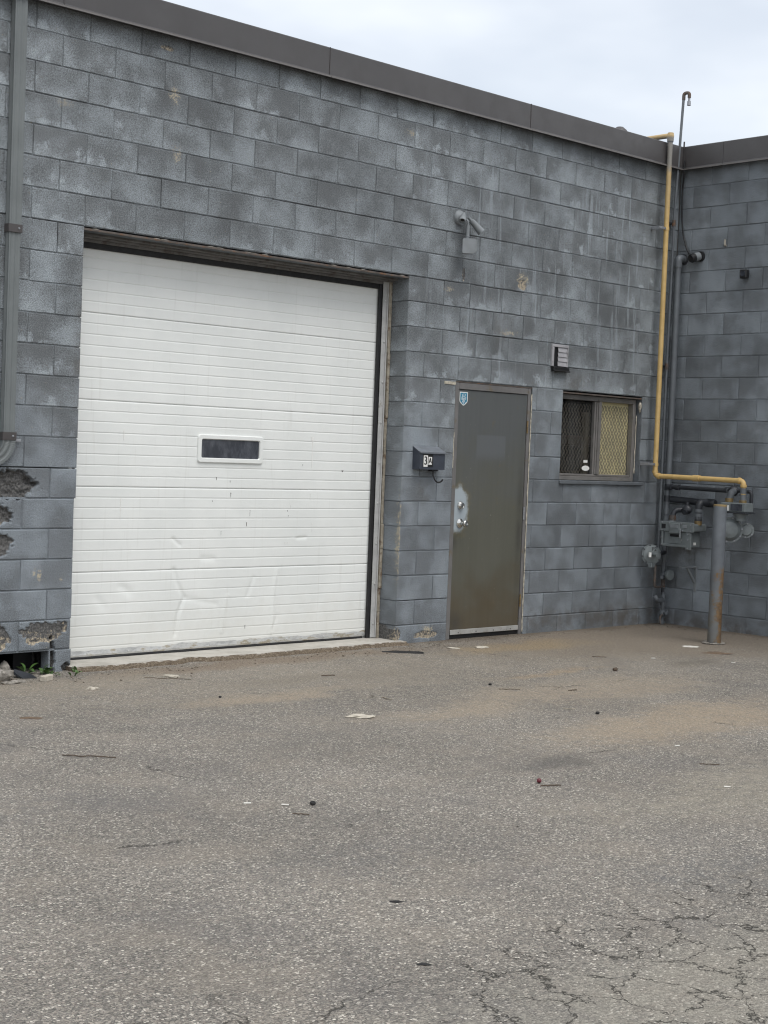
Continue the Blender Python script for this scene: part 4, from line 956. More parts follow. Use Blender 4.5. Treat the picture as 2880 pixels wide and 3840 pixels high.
poly = [(-0.060, 0.058), (-0.052, 0.066), (0.046, 0.066), (0.060, 0.050), (0.060, -0.034), (0.034, -0.058), (-0.056, -0.058), (-0.060, -0.050)]
Rm = Matrix.Translation((FX + 0.045, -0.085, FZ - 0.245)) @ Matrix.Rotation(math.radians(-40), 4, 'Z') @ FACE_W.to_4x4()
MB().prism(poly[::-1], 0.055, Rm).build('sensor_head', 'greyfix', t)

# ------------------------------------------------------------------ letter box
LBX0, LBX1, LBD, LBZ0, LBZ1 = 3.165, 3.455, 0.085, 1.432, 1.585
t = thing('letter_box', (3.31, 0, 1.432), 'slate blue metal letter box numbered 3A left of the steel door', 'letter box')
side_p = [(0, 0), (LBD, 0), (LBD, LBZ1 - LBZ0 - 0.018), (LBD * 0.82, LBZ1 - LBZ0 - 0.010), (LBD * 0.55, LBZ1 - LBZ0 + 0.004), (LBD * 0.22, LBZ1 - LBZ0 + 0.020), (0, LBZ1 - LBZ0 + 0.028)]
Sm = Matrix(((0, 0, 1, LBX0), (-1, 0, 0, -0.001), (0, 1, 0, LBZ0), (0, 0, 0, 1)))
MB().prism(side_p, LBX1 - LBX0, Sm).build('box', 'blue', t)
lidp = [(-0.0005, LBZ1 - LBZ0 + 0.030), (LBD * 0.22, LBZ1 - LBZ0 + 0.022), (LBD * 0.55, LBZ1 - LBZ0 + 0.006), (LBD * 0.82, LBZ1 - LBZ0 - 0.008), (LBD + 0.006, LBZ1 - LBZ0 - 0.014), (LBD + 0.006, LBZ1 - LBZ0 - 0.022), (LBD + 0.009, LBZ1 - LBZ0 - 0.022), (LBD + 0.009, LBZ1 - LBZ0 - 0.010), (LBD * 0.84, LBZ1 - LBZ0 - 0.003), (LBD * 0.56, LBZ1 - LBZ0 + 0.010), (LBD * 0.22, LBZ1 - LBZ0 + 0.027), (0.0, LBZ1 - LBZ0 + 0.036)]
Sl = Matrix(((0, 0, 1, LBX0 - 0.004), (-1, 0, 0, -0.002), (0, 1, 0, LBZ0), (0, 0, 0, 1)))
MB().prism(lidp[::-1], LBX1 - LBX0 + 0.008, Sl).build('lid', 'lid', t)
yf = -LBD - 0.0015
MB().box(LBX0 + 0.035, LBX0 + 0.150, yf - 0.0015, yf, LBZ0 + 0.020, LBZ0 + 0.128).build('number_backing', 'ink', t)
MB().box(LBX0 + 0.040, LBX0 + 0.088, yf - 0.003, yf - 0.0018, LBZ0 + 0.022, LBZ0 + 0.116).build('number_tile', 'sticker', t)
MB().box(LBX0 + 0.096, LBX0 + 0.136, yf - 0.003, yf - 0.0018, LBZ0 + 0.040, LBZ0 + 0.104).build('number_tile', 'sticker', t)
for ch, cx, cz, sz in (('3', LBX0 + 0.064, LBZ0 + 0.069, 0.098), ('A', LBX0 + 0.116, LBZ0 + 0.072, 0.066)):
    tm = text_mesh(ch, sz, 0.0004, 'ink', 0.78 if ch == '3' else 0.72); b2 = MB()
    # embolden by stacking slightly shifted copies at different depth
    for k, dx in enumerate((-0.0022, 0.0, 0.0022)): b2.add([(x + dx, y, z + k * 0.0002) for x, y, z in tm.v], tm.f)
    placed(b2, on_wall(cx, yf - 0.0034, cz)).build('house_number', 'ink', t)
MB().tube([(3.36, -0.045, LBZ0 + 0.002), (3.362, -0.05, LBZ0 - 0.05), (3.372, -0.06, LBZ0 - 0.085), (3.395, -0.07, LBZ0 - 0.105), (3.42, -0.085, LBZ0 - 0.098), (3.432, -0.095, LBZ0 - 0.078)], 0.007, 6, 0.012).build('newspaper_hook', 'black', t)
MB().box(3.33, 3.40, -0.07, -0.02, LBZ0 - 0.012, LBZ0 - 0.0005, .002).build('hook_mount', 'black', t)

# ------------------------------------------------------------------ gas piping in the corner
def sleeve(m, p, d, r, L):
    p = Vector(p); d = Vector(d).normalized(); m.cyl(p - d * L / 2, p + d * L / 2, r, seg=16); return m
YX, YY = 6.325, -0.095
t = thing('gas_pipe', (YX, YY, 1.2), 'long yellow gas pipe running down the corner and across above the meters', 'pipe')
MB().tube([(YX, 1.2, 4.66), (YX, YY, 4.66), (YX, YY, 4.45)], 0.024, 14, 0.05).build('roof_run', 'yellow', t)
MB().tube([(YX, YY, 4.62), (YX, YY, 1.435), (YX, -1.085, 1.425), (YX, -1.085, 1.27)], 0.024, 16, 0.045, 8).build('pipe', 'yellow', t)
m = MB(); sleeve(m, (YX, YY, 4.615), (0, 0, 1), 0.029, 0.035); m.build('coupling', 'greypaint', t)
for p, d in (((YX, YY, 1.475), (0, 0, 1)), ((YX, YY - 0.045, 1.435), (0, 1, 0)), ((YX, -0.57, 1.43), (0, 1, 0)), ((YX, -1.04, 1.425), (0, 1, 0)), ((YX, -1.085, 1.38), (0, 0, 1))):
    m = MB(); sleeve(m, p, d, 0.030, 0.075 if p[1] == -0.57 else 0.022); m.build('coupling', 'yellow', t)
m = MB().lathe((YX, YY, 4.655), (0, 0, 1), [(-0.05, 0.031), (0.0, 0.034), (0.03, 0.028), (0.036, 0)]); m.build('elbow', 'yellow', t)
for z in (3.78, 1.545):
    MB().box(YX - 0.115, YX - 0.03, -0.115, -0.100, z - 0.012, z + 0.012, .003).box(YX - 0.117, YX - 0.095, -0.099, 0.0, z - 0.014, z + 0.014, .002).build('pipe_bracket', 'galv', t)
    m = MB(); sleeve(m, (YX, YY, z), (0, 0, 1), 0.0285, 0.028); m.build('clamp', 'yellow', t)
m = MB(); sleeve(m, (YX, -1.085, 1.335), (0, 0, 1), 0.029, 0.05); sleeve(m, (YX, -1.085, 1.275), (0, 0, 1), 0.027, 0.05); m.build('union', 'greypaint', t)

t = thing('vent_pipe', (6.495, -0.05, 0.7), 'thin grey vent pipe rising past the roof with a rusty gooseneck', 'pipe')
VXp, VYp = 6.492, -0.05
MB().tube([(VXp, VYp, 0.70), (VXp, VYp, 2.6), (VXp + 0.012, VYp - 0.002, 4.0), (VXp + 0.06, VYp - 0.01, 5.055)], 0.013, 12).build('pipe', 'greypaint', t)
gx, gy = VXp + 0.062, VYp - 0.01
MB().tube([(gx, gy, 5.04), (gx, gy, 5.105), (gx + 0.012, gy - 0.055, 5.105), (gx + 0.012, gy - 0.055, 5.055)], 0.0165, 12, 0.035).build('gooseneck', 'rusty', t)
MB().lathe((gx + 0.012, gy - 0.055, 5.058), (0, 0, -1), [(0, 0.011), (0.03, 0.011), (0.034, 0.017), (0.075, 0.018), (0.075, 0.013), (0.05, 0.0)], 14).build('vent_cap', 'galv', t)
for z in (3.86, 2.49):
    MB().cyl((VXp + (0.01 if z > 3 else 0), VYp, z - 0.03), (VXp + (0.01 if z > 3 else 0), VYp, z + 0.03), 0.0185, seg=12).build('coupling', 'rusty', t)
    MB().box(VXp - 0.06, VXp + 0.035, -0.032, -0.001, z - 0.010, z + 0.010, .002).build('strap', 'darkpaint', t)

t = thing('supply_pipe', (6.56, -0.075, 1.2), 'thick grey pipe elbowing out of the side wall beside the yellow pipe', 'pipe')
SPX, SPY = 6.555, -0.085
MB().tube([(XC, SPY, 3.53), (SPX, SPY, 3.53), (SPX, SPY, 1.36)], 0.031, 18, 0.05, 8).build('pipe', 'greypaint', t)
m = MB(); sleeve(m, (SPX, SPY, 3.455), (0, 0, 1), 0.0375, 0.03); m.build('collar', 'greypaint', t)
m = MB(); m.tube([(XC - 0.004, SPY, 3.53), (SPX + 0.0, SPY, 3.53), (SPX, SPY, 3.46)], 0.0365, 18, 0.055, 8); m.build('elbow', 'greypaint', t)
MB().lathe((XC - 0.001, SPY, 3.53), (-1, 0, 0), [(0, 0.052), (0.012, 0.048), (0.014, 0.036)], 20).build('wall_collar', 'darkpaint', t)

# meter set A: box meter
t = thing('gas_manifold', (6.53, -0.09, 0.0), 'grey iron gas riser with valve, tee and header pipes in the corner', 'pipework')
RX, RY = 6.545, -0.095
MB().tube([(RX, RY, 1.36), (RX, RY, 1.30)], 0.036, 16).build('tee', 'darkpaint', t)
MB().tube([(RX - .01, RY, 1.34), (RX - .012, RY, 0.45)], 0.022, 14).build('drop_pipe', 'greypaint', t)
for z in (1.22, 1.10, 1.02, 0.66): MB().cyl((RX - .011, RY, z - 0.03), (RX - .011, RY, z + 0.03), 0.029, seg=14).build('coupling', 'greypaint' if z < 1.2 else 'darkpaint', t)
MB().tube([(RX, RY, 1.335), (RX - 0.03, -0.84, 1.325)], 0.0205, 14).build('header_pipe', 'darkpaint', t)
for y in (-0.13, -0.22, -0.78): MB().cyl((RX - 0.02, y - 0.02, 1.333), (RX - 0.02, y + 0.02, 1.333), 0.0275, seg=14).build('coupling', 'darkpaint', t)
MB().tube([(RX + 0.02, -0.12, 1.215), (RX + 0.02, -0.57, 1.20), (RX + 0.02, -0.62, 1.20)], 0.031, 14).build('lower_header', 'darkpaint', t)
MB().lathe((RX + 0.02, -0.63, 1.20), (0, 1, 0), [(0, 0), (0.0, 0.03), (0.02, 0.040), (0.10, 0.041), (0.11, 0.033)], 18).build('header_cap', 'darkpaint', t)
MB().tube([(RX + 0.02, -0.55, 1.20), (6.42, -0.545, 1.205), (6.42, -0.545, 1.03)], 0.034, 16, 0.06, 8).build('outlet_elbow', 'darkpaint', t)
for z, r in ((1.125, 0.042), (1.085, 0.038), (1.06, 0.034)): MB().cyl((6.42, -0.545, z - 0.015), (6.42, -0.545, z + 0.015), r, seg=16).build('union', 'greypaint', t)
MB().tube([(RX + 0.01, -0.33, 1.125), (6.44, -0.25, 1.115), (6.42, -0.25, 1.02)], 0.026, 14, 0.05, 8).build('inlet_elbow', 'darkpaint', t)
for z, r in ((1.055, 0.033), (1.03, 0.036)): MB().cyl((6.42, -0.25, z - 0.012), (6.42, -0.25, z + 0.012), r, seg=16).build('union', 'rusty', t)
v_ = MB().lump((6.50, -0.36, 1.125), 0.045, (0.9, 1.2, 1.0), 2, 0.3, 3); v_.cyl((6.50, -0.36, 1.15), (6.50, -0.36, 1.20), 0.018, seg=10).cyl((6.44, -0.37, 1.10), (6.50, -0.36, 1.12), 0.026, seg=10); v_.build('shutoff_valve', 'darkpaint', t)
# lower riser
MB().tube([(RX - .012, RY, 0.46), (RX - 0.012, RY, 0.36)], 0.019, 12).build('riser', 'rusty', t)
vb = MB().lump((RX - 0.02, RY - 0.02, 0.475), 0.040, (1.0, 1.0, 1.1), 2, 0.3, 8); vb.cyl((RX - 0.05, RY - 0.03, 0.470), (RX - 0.12, RY - 0.06, 0.462), 0.016, seg=10); vb.build('service_valve', 'greypaint', t)
dd = Vector((-0.2, -1.0, 0.0)).normalized()
MB().lathe((RX - 0.02, RY - 0.05, 0.485), dd, [(0, 0), (0, 0.032), (0.012, 0.046), (0.02, 0.050), (0.045, 0.050), (0.052, 0.042), (0.056, 0)], 22).build('valve_cap', 'meterpaint', t)
MB().tube([(6.335, -0.14, 0.58), (6.335, -0.14, 0.38), (6.42, -0.12, 0.365), (RX - 0.012, RY, 0.372)], 0.013, 10, 0.03).build('control_line', 'rusty', t)
MB().tube([(RX, RY, 0.31), (RX, RY, 0.0)], 0.017, 12).build('riser', 'greypaint', t)
MB().cyl((RX, RY, 0.31), (RX, RY, 0.355), 0.010, seg=8).build('plug', 'darkpaint', t)
MB().cyl((RX, RY, 0.205), (RX, RY, 0.285), 0.027, seg=14).build('tee', 'greypaint', t)
MB().tube([(RX, RY, 0.245), (RX - 0.10, RY - 0.03, 0.228), (RX - 0.17, RY - 0.045, 0.255), (RX - 0.175, RY - 0.03, 0.285)], 0.024, 12, 0.05).build('bypass_elbow', 'greypaint', t)
for z, r in ((0.195, 0.026), (0.168, 0.022), (0.02, 0.026)): MB().cyl((RX, RY, z - 0.01), (RX, RY, z + 0.01), r, seg=14).build('union', 'greypaint', t)
sv = MB().lump((RX, RY, 0.105), 0.036, (1.0, 1.0, 1.25), 2, 0.25, 5); sv.cyl((RX - 0.02, RY - 0.06, 0.115), (RX, RY, 0.11), 0.017, seg=10).cyl((RX + 0.03, RY - 0.02, 0.125), (RX + 0.045, RY - 0.03, 0.125), 0.012, seg=8); sv.build('ground_valve', 'greypaint', t)
MB().tube([(RX - 0.03, RY - 0.02, 0.10), (RX - 0.08, RY - 0.03, 0.07), (RX - 0.09, RY - 0.05, 0.01)], 0.009, 8, 0.02).build('tracer_conduit', 'rusty', t)

t = thing('pressure_regulator', (6.30, -0.14, 0.66), 'round grey gas pressure regulator marked P2 low in the corner', 'regulator')
rc = Vector((6.285, -0.125, 0.685)); rd = Vector((-0.55, -0.83, 0.0)).normalized()
MB().lathe(rc - rd * 0.045, rd, [(0, 0), (0, 0.05), (0.018, 0.085), (0.030, 0.088), (0.030, 0.096), (0.048, 0.096), (0.048, 0.084), (0.054, 0.080), (0.058, 0.060), (0.064, 0.036), (0.066, 0)], 32).build('diaphragm_case', 'meterpaint', t)
ru = Vector((0, 0, 1)); rs = ru.cross(rd)       # points right as seen from the camera
rs = -rs if rs.dot(Vector((0.7, -0.7, 0))) < 0 else rs
for k in range(8):
    a = 2 * math.pi * k / 8 + 0.2; p = rc + rs * 0.090 * math.cos(a) + ru * 0.090 * math.sin(a)
    MB().cyl(p - rd * 0.02, p + rd * 0.012, 0.0065, seg=6, smooth=False).build('bolt', 'darkpaint', t)
MB().cyl(rc + rd * 0.03 + rs * 0.012 + ru * 0.004, rc + rd * 0.085 + rs * 0.030, 0.019, seg=14).build('spring_cap', 'meterpaint', t)
MB().box(-0.022, 0.030, -0.025, 0.02, -0.125, -0.082, .004, Matrix.Translation(rc)).build('vent_spout', 'meterpaint', t)
MB().tube([rc + rs * 0.07 - rd * 0.02, Vector((RX - .012, RY, 0.70))], 0.024, 12).build('side_port', 'darkpaint', t)
RMx = Matrix.Translation(rc + rd * 0.052) @ Matrix((rs, ru, rd)).transposed().to_4x4()
MB().box(-0.048, -0.026, -0.022, 0.022, -0.008, 0.0215, 0, RMx).build('tag', 'sticker', t)
placed(text_mesh('P2', 0.05, 0.003, 'ink'), RMx @ Matrix.Translation((0.004, 0.053, 0.008))).build('marking', 'ink', t)

t = thing('gas_meter', (6.42, -0.40, 0.755), 'grey boxy diaphragm gas meter hung on two pipe unions', 'meter')
mx0, mx1, my0, my1 = 6.32, 6.50, -0.59, -0.205
MB().box(mx0 + .012, mx1 - .01, my0 + 0.06, my1 - 0.02, 0.775, 0.925, .012, seg=2).build('body', 'meterpaint', t)
MB().box(mx0 - 0.006, mx0 + 0.011, my0 + 0.02, my1 + 0.02, 0.918, 1.012, .004).build('front_flange', 'meterpaint', t)
MB().box(mx0 + 0.0115, mx1 + 0.03, my0 + 0.02, my1, 0.925, 1.000, .014, seg=2).build('top_case', 'meterpaint', t)
MB().box(mx0 - 0.004, mx0 + 0.0115, my1 - 0.02, my1 + 0.0, 0.78, 0.917, .003).box(mx0 - 0.004, mx0 + 0.0115, my0 + 0.045, my0 + 0.105, 0.755, 0.917, .003).box(mx0 - 0.002, mx0 + 0.0115, my0 + 0.106, my1 - 0.021, 0.775, 0.80, .003).build('front_ribs', 'meterpaint', t)
MB().box(mx0 - 0.020, mx0 - 0.0065, -0.42, -0.30, 0.90, 1.0, .006).build('index_box', 'meterpaint', t)
MB().box(mx0 - 0.0235, mx0 - 0.0205, -0.405, -0.315, 0.955, 0.985).build('dial_window', 'greyfix', t)
MB().box(mx0 - 0.010, mx0 - 0.0065, -0.255, -0.21, 0.945, 0.985).build('black_label', 'ink', t)
MB().box(mx0 + 0.006, mx0 + 0.0115, -0.405, -0.30, 0.87, 0.892).build('badge', 'ink', t)
MB().box(mx0 + 0.006, mx0 + 0.0115, -0.43, -0.37, 0.83, 0.852).build('serial_plate', 'sticker', t)
MB().box(mx0 + 0.004, mx0 + 0.0115, -0.43, -0.29, 0.805, 0.865, .002).build('name_plate', 'meterpaint', t)
MB().box(mx0 + 0.06, mx0 + 0.10, my0 + 0.057, my0 + 0.0595, 0.80, 0.825).build('inspection_tag', 'sticker', t)
for y, z in ((-0.215, 1.0), (-0.215, 0.93), (-0.30, 0.995), (-0.43, 0.995), (-0.54, 0.99), (-0.54, 0.93), (-0.515, 0.90), (-0.515, 0.85), (-0.515, 0.77), (-0.215, 0.79), (-0.215, 0.86), (-0.45, 0.93)):
    MB().lathe((mx0 - 0.006, y, z), (-1, 0, 0), [(0, 0.007), (0.006, 0.007), (0.006, 0)], 6, False).build('screw', 'galv', t)
for y in (-0.25, -0.545): MB().cyl((6.42, y, 0.99), (6.42, y, 1.03), 0.036, seg=16).build('meter_spud', 'greyfix' if y > -0.3 else 'brass', t)
MB().box(mx0 - 0.012, mx0 - 0.0065, -0.50, -0.45, 0.955, 0.985, .003).box(mx0 - .03, mx0 - .0125, -0.44, -0.425, 0.86, 0.95, .004).build('seal_lug', 'greyfix', t)

t = thing('rotary_gas_meter', (6.32, -1.03, 0.85), 'round bolted grey gas meter half hidden behind the bollard', 'meter')
qc = Vector((6.33, -0.955, 0.975)); qd = Vector((-0.80, -0.60, 0)).normalized()
MB().lathe(qc - qd * 0.12, qd, [(0, 0), (0, 0.09), (0.02, 0.105), (0.14, 0.105), (0.14, 0.118), (0.158, 0.118), (0.158, 0.10), (0.172, 0.094), (0.196, 0.072), (0.204, 0.04), (0.206, 0)], 34).build('body', 'meterpaint', t)
qs = Vector((0, 0, 1)).cross(qd); qs = -qs if qs.dot(Vector((0.7, -0.7, 0))) < 0 else qs
for k in range(10):
    a = 2 * math.pi * k / 10 + 0.1; p = qc + qs * 0.109 * math.cos(a) + Vector((0, 0, 1)) * 0.109 * math.sin(a)
    MB().cyl(p + qd * 0.03, p + qd * 0.048, 0.008, seg=6, smooth=False).build('bolt', 'galv', t)
q2 = qc + qs * 0.150 + Vector((0, 0, 0.0))
MB().lathe(q2 - qd * 0.06, qd, [(0, 0), (0, 0.06), (0.05, 0.062), (0.05, 0.070), (0.066, 0.070), (0.066, 0.052), (0.08, 0.045), (0.082, 0)], 26).build('end_cover', 'meterpaint', t)
for k in range(6):
    a = 2 * math.pi * k / 6 + 0.4; p = q2 + qs * 0.061 * math.cos(a) + Vector((0, 0, 1)) * 0.061 * math.sin(a)
    MB().cyl(p, p + qd * 0.014, 0.007, seg=6, smooth=False).build('bolt', 'galv', t)
MB().lathe((6.32, -1.075, 1.14), (0, 0, -1), [(0, 0.075), (0.012, 0.075), (0.012, 0.065), (0.06, 0.045), (0.08, 0.045)], 20).build('neck', 'meterpaint', t)
hb = MB().box(6.25, 6.39, -1.16, -0.90, 1.142, 1.225, .008, seg=2).build('index_head', 'meterpaint', t)
MB().box(6.245, 6.2495, -1.13, -1.01, 1.155, 1.215).build('glass_window', 'pane', t)
MB().box(6.245, 6.2495, -0.99, -0.945, 1.15, 1.20).build('label', 'sticker', t)
MB().box(6.24, 6.40, -1.175, -0.885, 1.128, 1.141, .003).build('flange', 'darkpaint', t)
MB().cyl((YX, -1.085, 1.226), (YX, -1.085, 1.25), 0.034, seg=14).build('outlet_nut', 'brass', t)
MB().tube([(RX - 0.03, -0.80, 1.326), (RX - 0.05, -0.88, 1.325), (6.40, -0.90, 1.31), (6.34, -0.93, 1.225)], 0.03, 14, 0.05).build('inlet_elbow', 'greypaint', t)
MB().cyl((6.34, -0.93, 1.228), (6.34, -0.93, 1.262), 0.037, seg=14).build('inlet_nut', 'brass', t)
vv = MB().lump((6.50, -0.86, 1.33), 0.045, (1, 1.3, 1), 2, 0.3, 6); vv.tube([(6.50, -0.92, 1.33), (6.50, -1.06, 1.325), (6.50, -1.06, 1.22)], 0.018, 10, 0.03); vv.build('meter_valve', 'darkpaint', t)
MB().tube([(6.48, -0.95, 1.30), (6.45, -1.0, 1.24), (6.40, -1.04, 1.20)], 0.006, 6).build('sense_line', 'darkpaint', t)

# wall bracket
BY = -0.385
t = thing('shelf_bracket', (XC, BY, 0.36), 'empty grey triangular shelf bracket on the side wall below the meter', 'bracket')
MB().box(XC - 0.25, XC - 0.004, BY - 0.016, BY + 0.016, 0.572, 0.586, .002).build('arm', 'greyfix', t)
MB().box(XC - 0.010, XC - 0.003, BY - 0.016, BY + 0.016, 0.34, 0.577, .002).build('leg', 'greyfix', t)
MB().tube([(XC - 0.14, BY, 0.575), (XC - 0.012, BY, 0.43)], 0.013, 6).build('brace', 'greyfix', t)

# bollard
BX, BYY = 5.725, -1.252
t = thing('bollard', (BX, BYY, 0), 'grey steel pipe bollard streaked with orange rust before the gas meters', 'bollard')
MB().lathe((BX, BYY, -0.05), (0, 0, 1), [(0, 0.0590), (0.05, 0.0590), (0.5, 0.0580), (1.262, 0.0580), (1.268, 0.055), (1.268, 0.050), (1.25, 0.049), (1.25, 0)], 40).build('post', 'bollard', t)
m = MB(); 
for k in range(26):
    a = 2 * math.pi * k / 26 + random.uniform(-.1, .1); r = random.uniform(0.062, 0.10)
    m.lump((BX + r * math.cos(a), BYY + r * math.sin(a), 0.003), random.uniform(0.008, 0.022), (1.5, 1.2, 0.5), 1, 0.4, k)
m.build('mortar_crumbs', 'rock', t)['kind'] = 'stuff'

# cameras and cable
def wallcam(y, z): return Matrix.Translation((XC, y, z))
c1 = Vector((XC, -0.275, 3.545))
t = thing('security_camera', tuple(c1), 'black and white bullet camera with a looping cable near the corner', 'camera')
MB().lathe(c1, (-1, 0, 0), [(0, 0), (0, 0.050), (0.018, 0.048), (0.022, 0.03), (0.03, 0.03)], 22).build('base', 'black', t)
cd_ = Vector((-0.88, 0.28, -0.30)).normalized(); c0 = c1 + Vector((-0.03, 0, 0))
MB().lathe(c0, cd_, [(0, 0), (0, 0.040), (0.055, 0.042), (0.058, 0.044)], 22).build('sleeve', 'greyfix', t)
MB().lathe(c0 + cd_ * 0.058, cd_, [(0, 0.044), (0.035, 0.045), (0.045, 0.038), (0.040, 0.024), (0.030, 0)], 22).build('lens_hood', 'black', t)
MB().tube([(6.575, -0.090, 4.46), (6.578, -0.092, 4.35), (6.622, -0.045, 4.22), (6.628, -0.045, 3.95), (6.625, -0.075, 3.76), (6.610, -0.14, 3.61), (6.58, -0.205, 3.54), (6.545, -0.255, 3.515)], 0.0075, 10, 0.05, 6).build('cable', 'black', t)
c2 = Vector((XC, -0.80, 3.335))
t = thing('square_security_camera', tuple(c2), 'small square black camera on the side wall near the right edge', 'camera')
MB().box(XC - 0.075, XC - 0.020, -0.84, -0.765, 3.300, 3.385, .012, seg=3).build('housing', 'black', t)
MB().box(XC - 0.0195, XC - 0.001, -0.825, -0.78, 3.315, 3.365, .006).build('mount', 'black', t)
MB().lathe((XC - 0.075, -0.803, 3.345), (-1, 0, 0), [(0, 0.026), (0.006, 0.024), (0.004, 0.016), (0.003, 0)], 18).build('lens', 'pane', t)
t = thing('broken_anchor', (XC, -0.55, 3.62), 'small pale broken plug in the side wall above the cameras', 'anchor')
MB().box(XC - 0.022, XC - 0.001, -0.553, -0.541, 3.635, 3.685, .003).build('stub', 'pale', t)
MB().lump((XC - 0.004, -0.55, 3.63), 0.02, (0.3, 1.1, 0.6), 1, 0.4, 2).build('chip', 'caulk', t)

# ------------------------------------------------------------------ broken hole at lower left: stones, plastic, weeds
def stone(name, c, r, sc, seed, label, mat='rock', cat='stone', sub=2, group=None):
    o = MB().lump(c, r, sc, sub, 0.35, seed, flat=True).build(name, mat, None, (c[0], c[1], 0)); return tag(o, label, cat, group)
stone('rock', (-0.66, -0.16, 0.035), 0.095, (1.3, 0.8, 0.5), 11, 'pale flat broken rock at the left edge beside the wall hole')
stone('rubble_block', (-0.47, 0.06, 0.03), 0.06, (0.7, 0.8, 0.9), 5, 'small tan lump of rubble inside the hole in the wall')
stone('rubble_block', (-0.60, -0.30, 0.006), 0.055, (1.6, 0.5, 0.25), 8, 'thin pale slab lying in front of the rock at lower left')
tag(MB().box(-0.052, 0.052, -0.02, 0.02, -0.002, 0.036, .004, Matrix.Translation((-0.365, -0.30, 0.0)) @ Matrix.Rotation(0.5, 4, 'Z')).build('white_block', 'pale', None, (-0.365, -0.30, 0)), 'small white block lying near the weeds at the wall foot', 'block')
m = MB(); m.add([(-0.46, -0.16, 0.005), (-0.37, -0.19, 0.004), (-0.36, -0.09, 0.018), (-0.46, -0.05, 0.05), (-0.49, -0.10, 0.04), (-0.46, -0.16, 0.0), (-0.37, -0.19, 0.0), (-0.36, -0.09, 0.01), (-0.46, -0.05, 0.03), (-0.49, -0.10, 0.02)],
               [(0, 1, 2), (0, 2, 3), (0, 3, 4), (5, 7, 6), (5, 8, 7), (5, 9, 8), (0, 5, 6, 1), (1, 6, 7, 2), (2, 7, 8, 3), (3, 8, 9, 4), (4, 9, 5, 0)])
tag(m.build('plastic_scrap', 'darkpaint', None, (-0.45, -0.1, 0)), 'dark folded plastic scrap among the weeds in the hole', 'scrap')
def leaf_mesh(L, wd, bend):
    m = MB(); vs = []; n = 6
    for k in range(n + 1):
        t_ = k / n; ww = wd * math.sin(math.pi * min(1, t_ * 0.93 + 0.07)) ** 0.8 * 0.5; z = L * (t_ * math.sin(1.0) - bend * t_ * t_); x = L * t_ * 0.75
        vs += [(x, -ww, z + ww * 0.25), (x, 0, z), (x, ww, z + ww * 0.25)]
    m.add(vs, [(k * 3 + j, k * 3 + 3 + j, k * 3 + 4 + j, k * 3 + 1 + j) for k in range(n) for j in range(2)], True); return m
LM = []
for k in range(4):
    me = leaf_mesh(0.10, 0.036 + 0.006 * k, 0.4 + 0.15 * k).mesh('leaf'); me.materials.append(M['leaf']); LM.append(me)
for (x, y, n, sz, lab) in ((-0.335, 0.02, 7, 1.1, 'green weed with broad leaves deep in the wall hole'), (-0.235, -0.06, 8, 1.05, 'green weed growing beside the cracked corner block'), (-0.24, -0.19, 6, 0.7, 'low spreading weed just outside the hole'),
                           (-0.12, -0.24, 5, 0.5, 'tiny weed in front of the cracked corner block'), (-0.05, -0.15, 5, 0.55, 'little weed at the end of the concrete sill'), (-0.60, 0.0, 6, 0.9, 'weed half hidden behind the pale rock')):
    t = thing('weed', (x, y, 0), lab, 'weed', 'weeds in the broken wall foot')
    for k in range(n):
        o = bpy.data.objects.new('leaf', LM[k % 4]); COL.objects.link(o); o.parent = t
        s_ = 0.8 * sz * random.uniform(0.7, 1.15); o.scale = (s_, s_, s_)
        o.location = (random.uniform(-.02, .02), random.uniform(-.02, .02), random.uniform(0, 0.03)); o.rotation_euler = (random.uniform(-.3, .3), random.uniform(-.5, .2), k * 2.4 + random.uniform(-.4, .4))

# ------------------------------------------------------------------ loose grit (uncountable)
rg = random.Random(3)
ico = [Vector(v) for v in ((0, 0, 1), (0.89, 0, 0.45), (0.28, 0.85, 0.45), (-0.72, 0.53, 0.45), (-0.72, -0.53, 0.45), (0.28, -0.85, 0.45), (0.0, 0.0, -0.4))]
icf = [(0, 1, 2), (0, 2, 3), (0, 3, 4), (0, 4, 5), (0, 5, 1), (6, 2, 1), (6, 3, 2), (6, 4, 3), (6, 5, 4), (6, 1, 5)]
def grit(name, n, sampler, rlo, rhi, mat, label):
    m = MB()
    for _ in range(n):
        x, y = sampler(); r = rlo + (rhi - rlo) * rg.random() ** 2.5; a = rg.random() * 6.28; ca, sa = math.cos(a), math.sin(a); sx, sy, sz = rg.uniform(.8, 1.5), rg.uniform(.6, 1.1), rg.uniform(.4, .8)
        z = gz(x, y) + r * 0.15
        m.add([(x + (v.x * sx * ca - v.y * sy * sa) * r, y + (v.x * sx * sa + v.y * sy * ca) * r, z + v.z * sz * r) for v in ico], icf)
    o = m.build(name, mat); o['kind'] = 'stuff'; o['label'] = label; o['category'] = 'gravel'
def s1():
    x = rg.uniform(-0.9, 3.4); return x, -0.10 - abs(rg.gauss(0, 0.16)) - (0.04 if x > 0 else 0.02)
def s2():
    x = rg.uniform(3.1, 6.6); return x, -0.02 - abs(rg.gauss(0, 0.18))
def s3(): return XC - 0.02 - abs(rg.gauss(0, 0.2)), rg.uniform(-2.2, 0)
def s4(): return rg.uniform(-3.5, 6.3), rg.uniform(-6.6, -0.3)
grit('grit', 650, s1, 0.002, 0.011, 'grit', 'loose brown grit along the foot of the overhead door')
grit('grit', 500, s2, 0.002, 0.009, 'grit', 'loose grit along the foot of the block wall')
grit('grit', 300, s3, 0.002, 0.010, 'grit', 'loose grit along the foot of the side wing')
grit('gravel_chips', 500, s4, 0.002, 0.008, 'rock', 'pale gravel chips scattered over the asphalt')

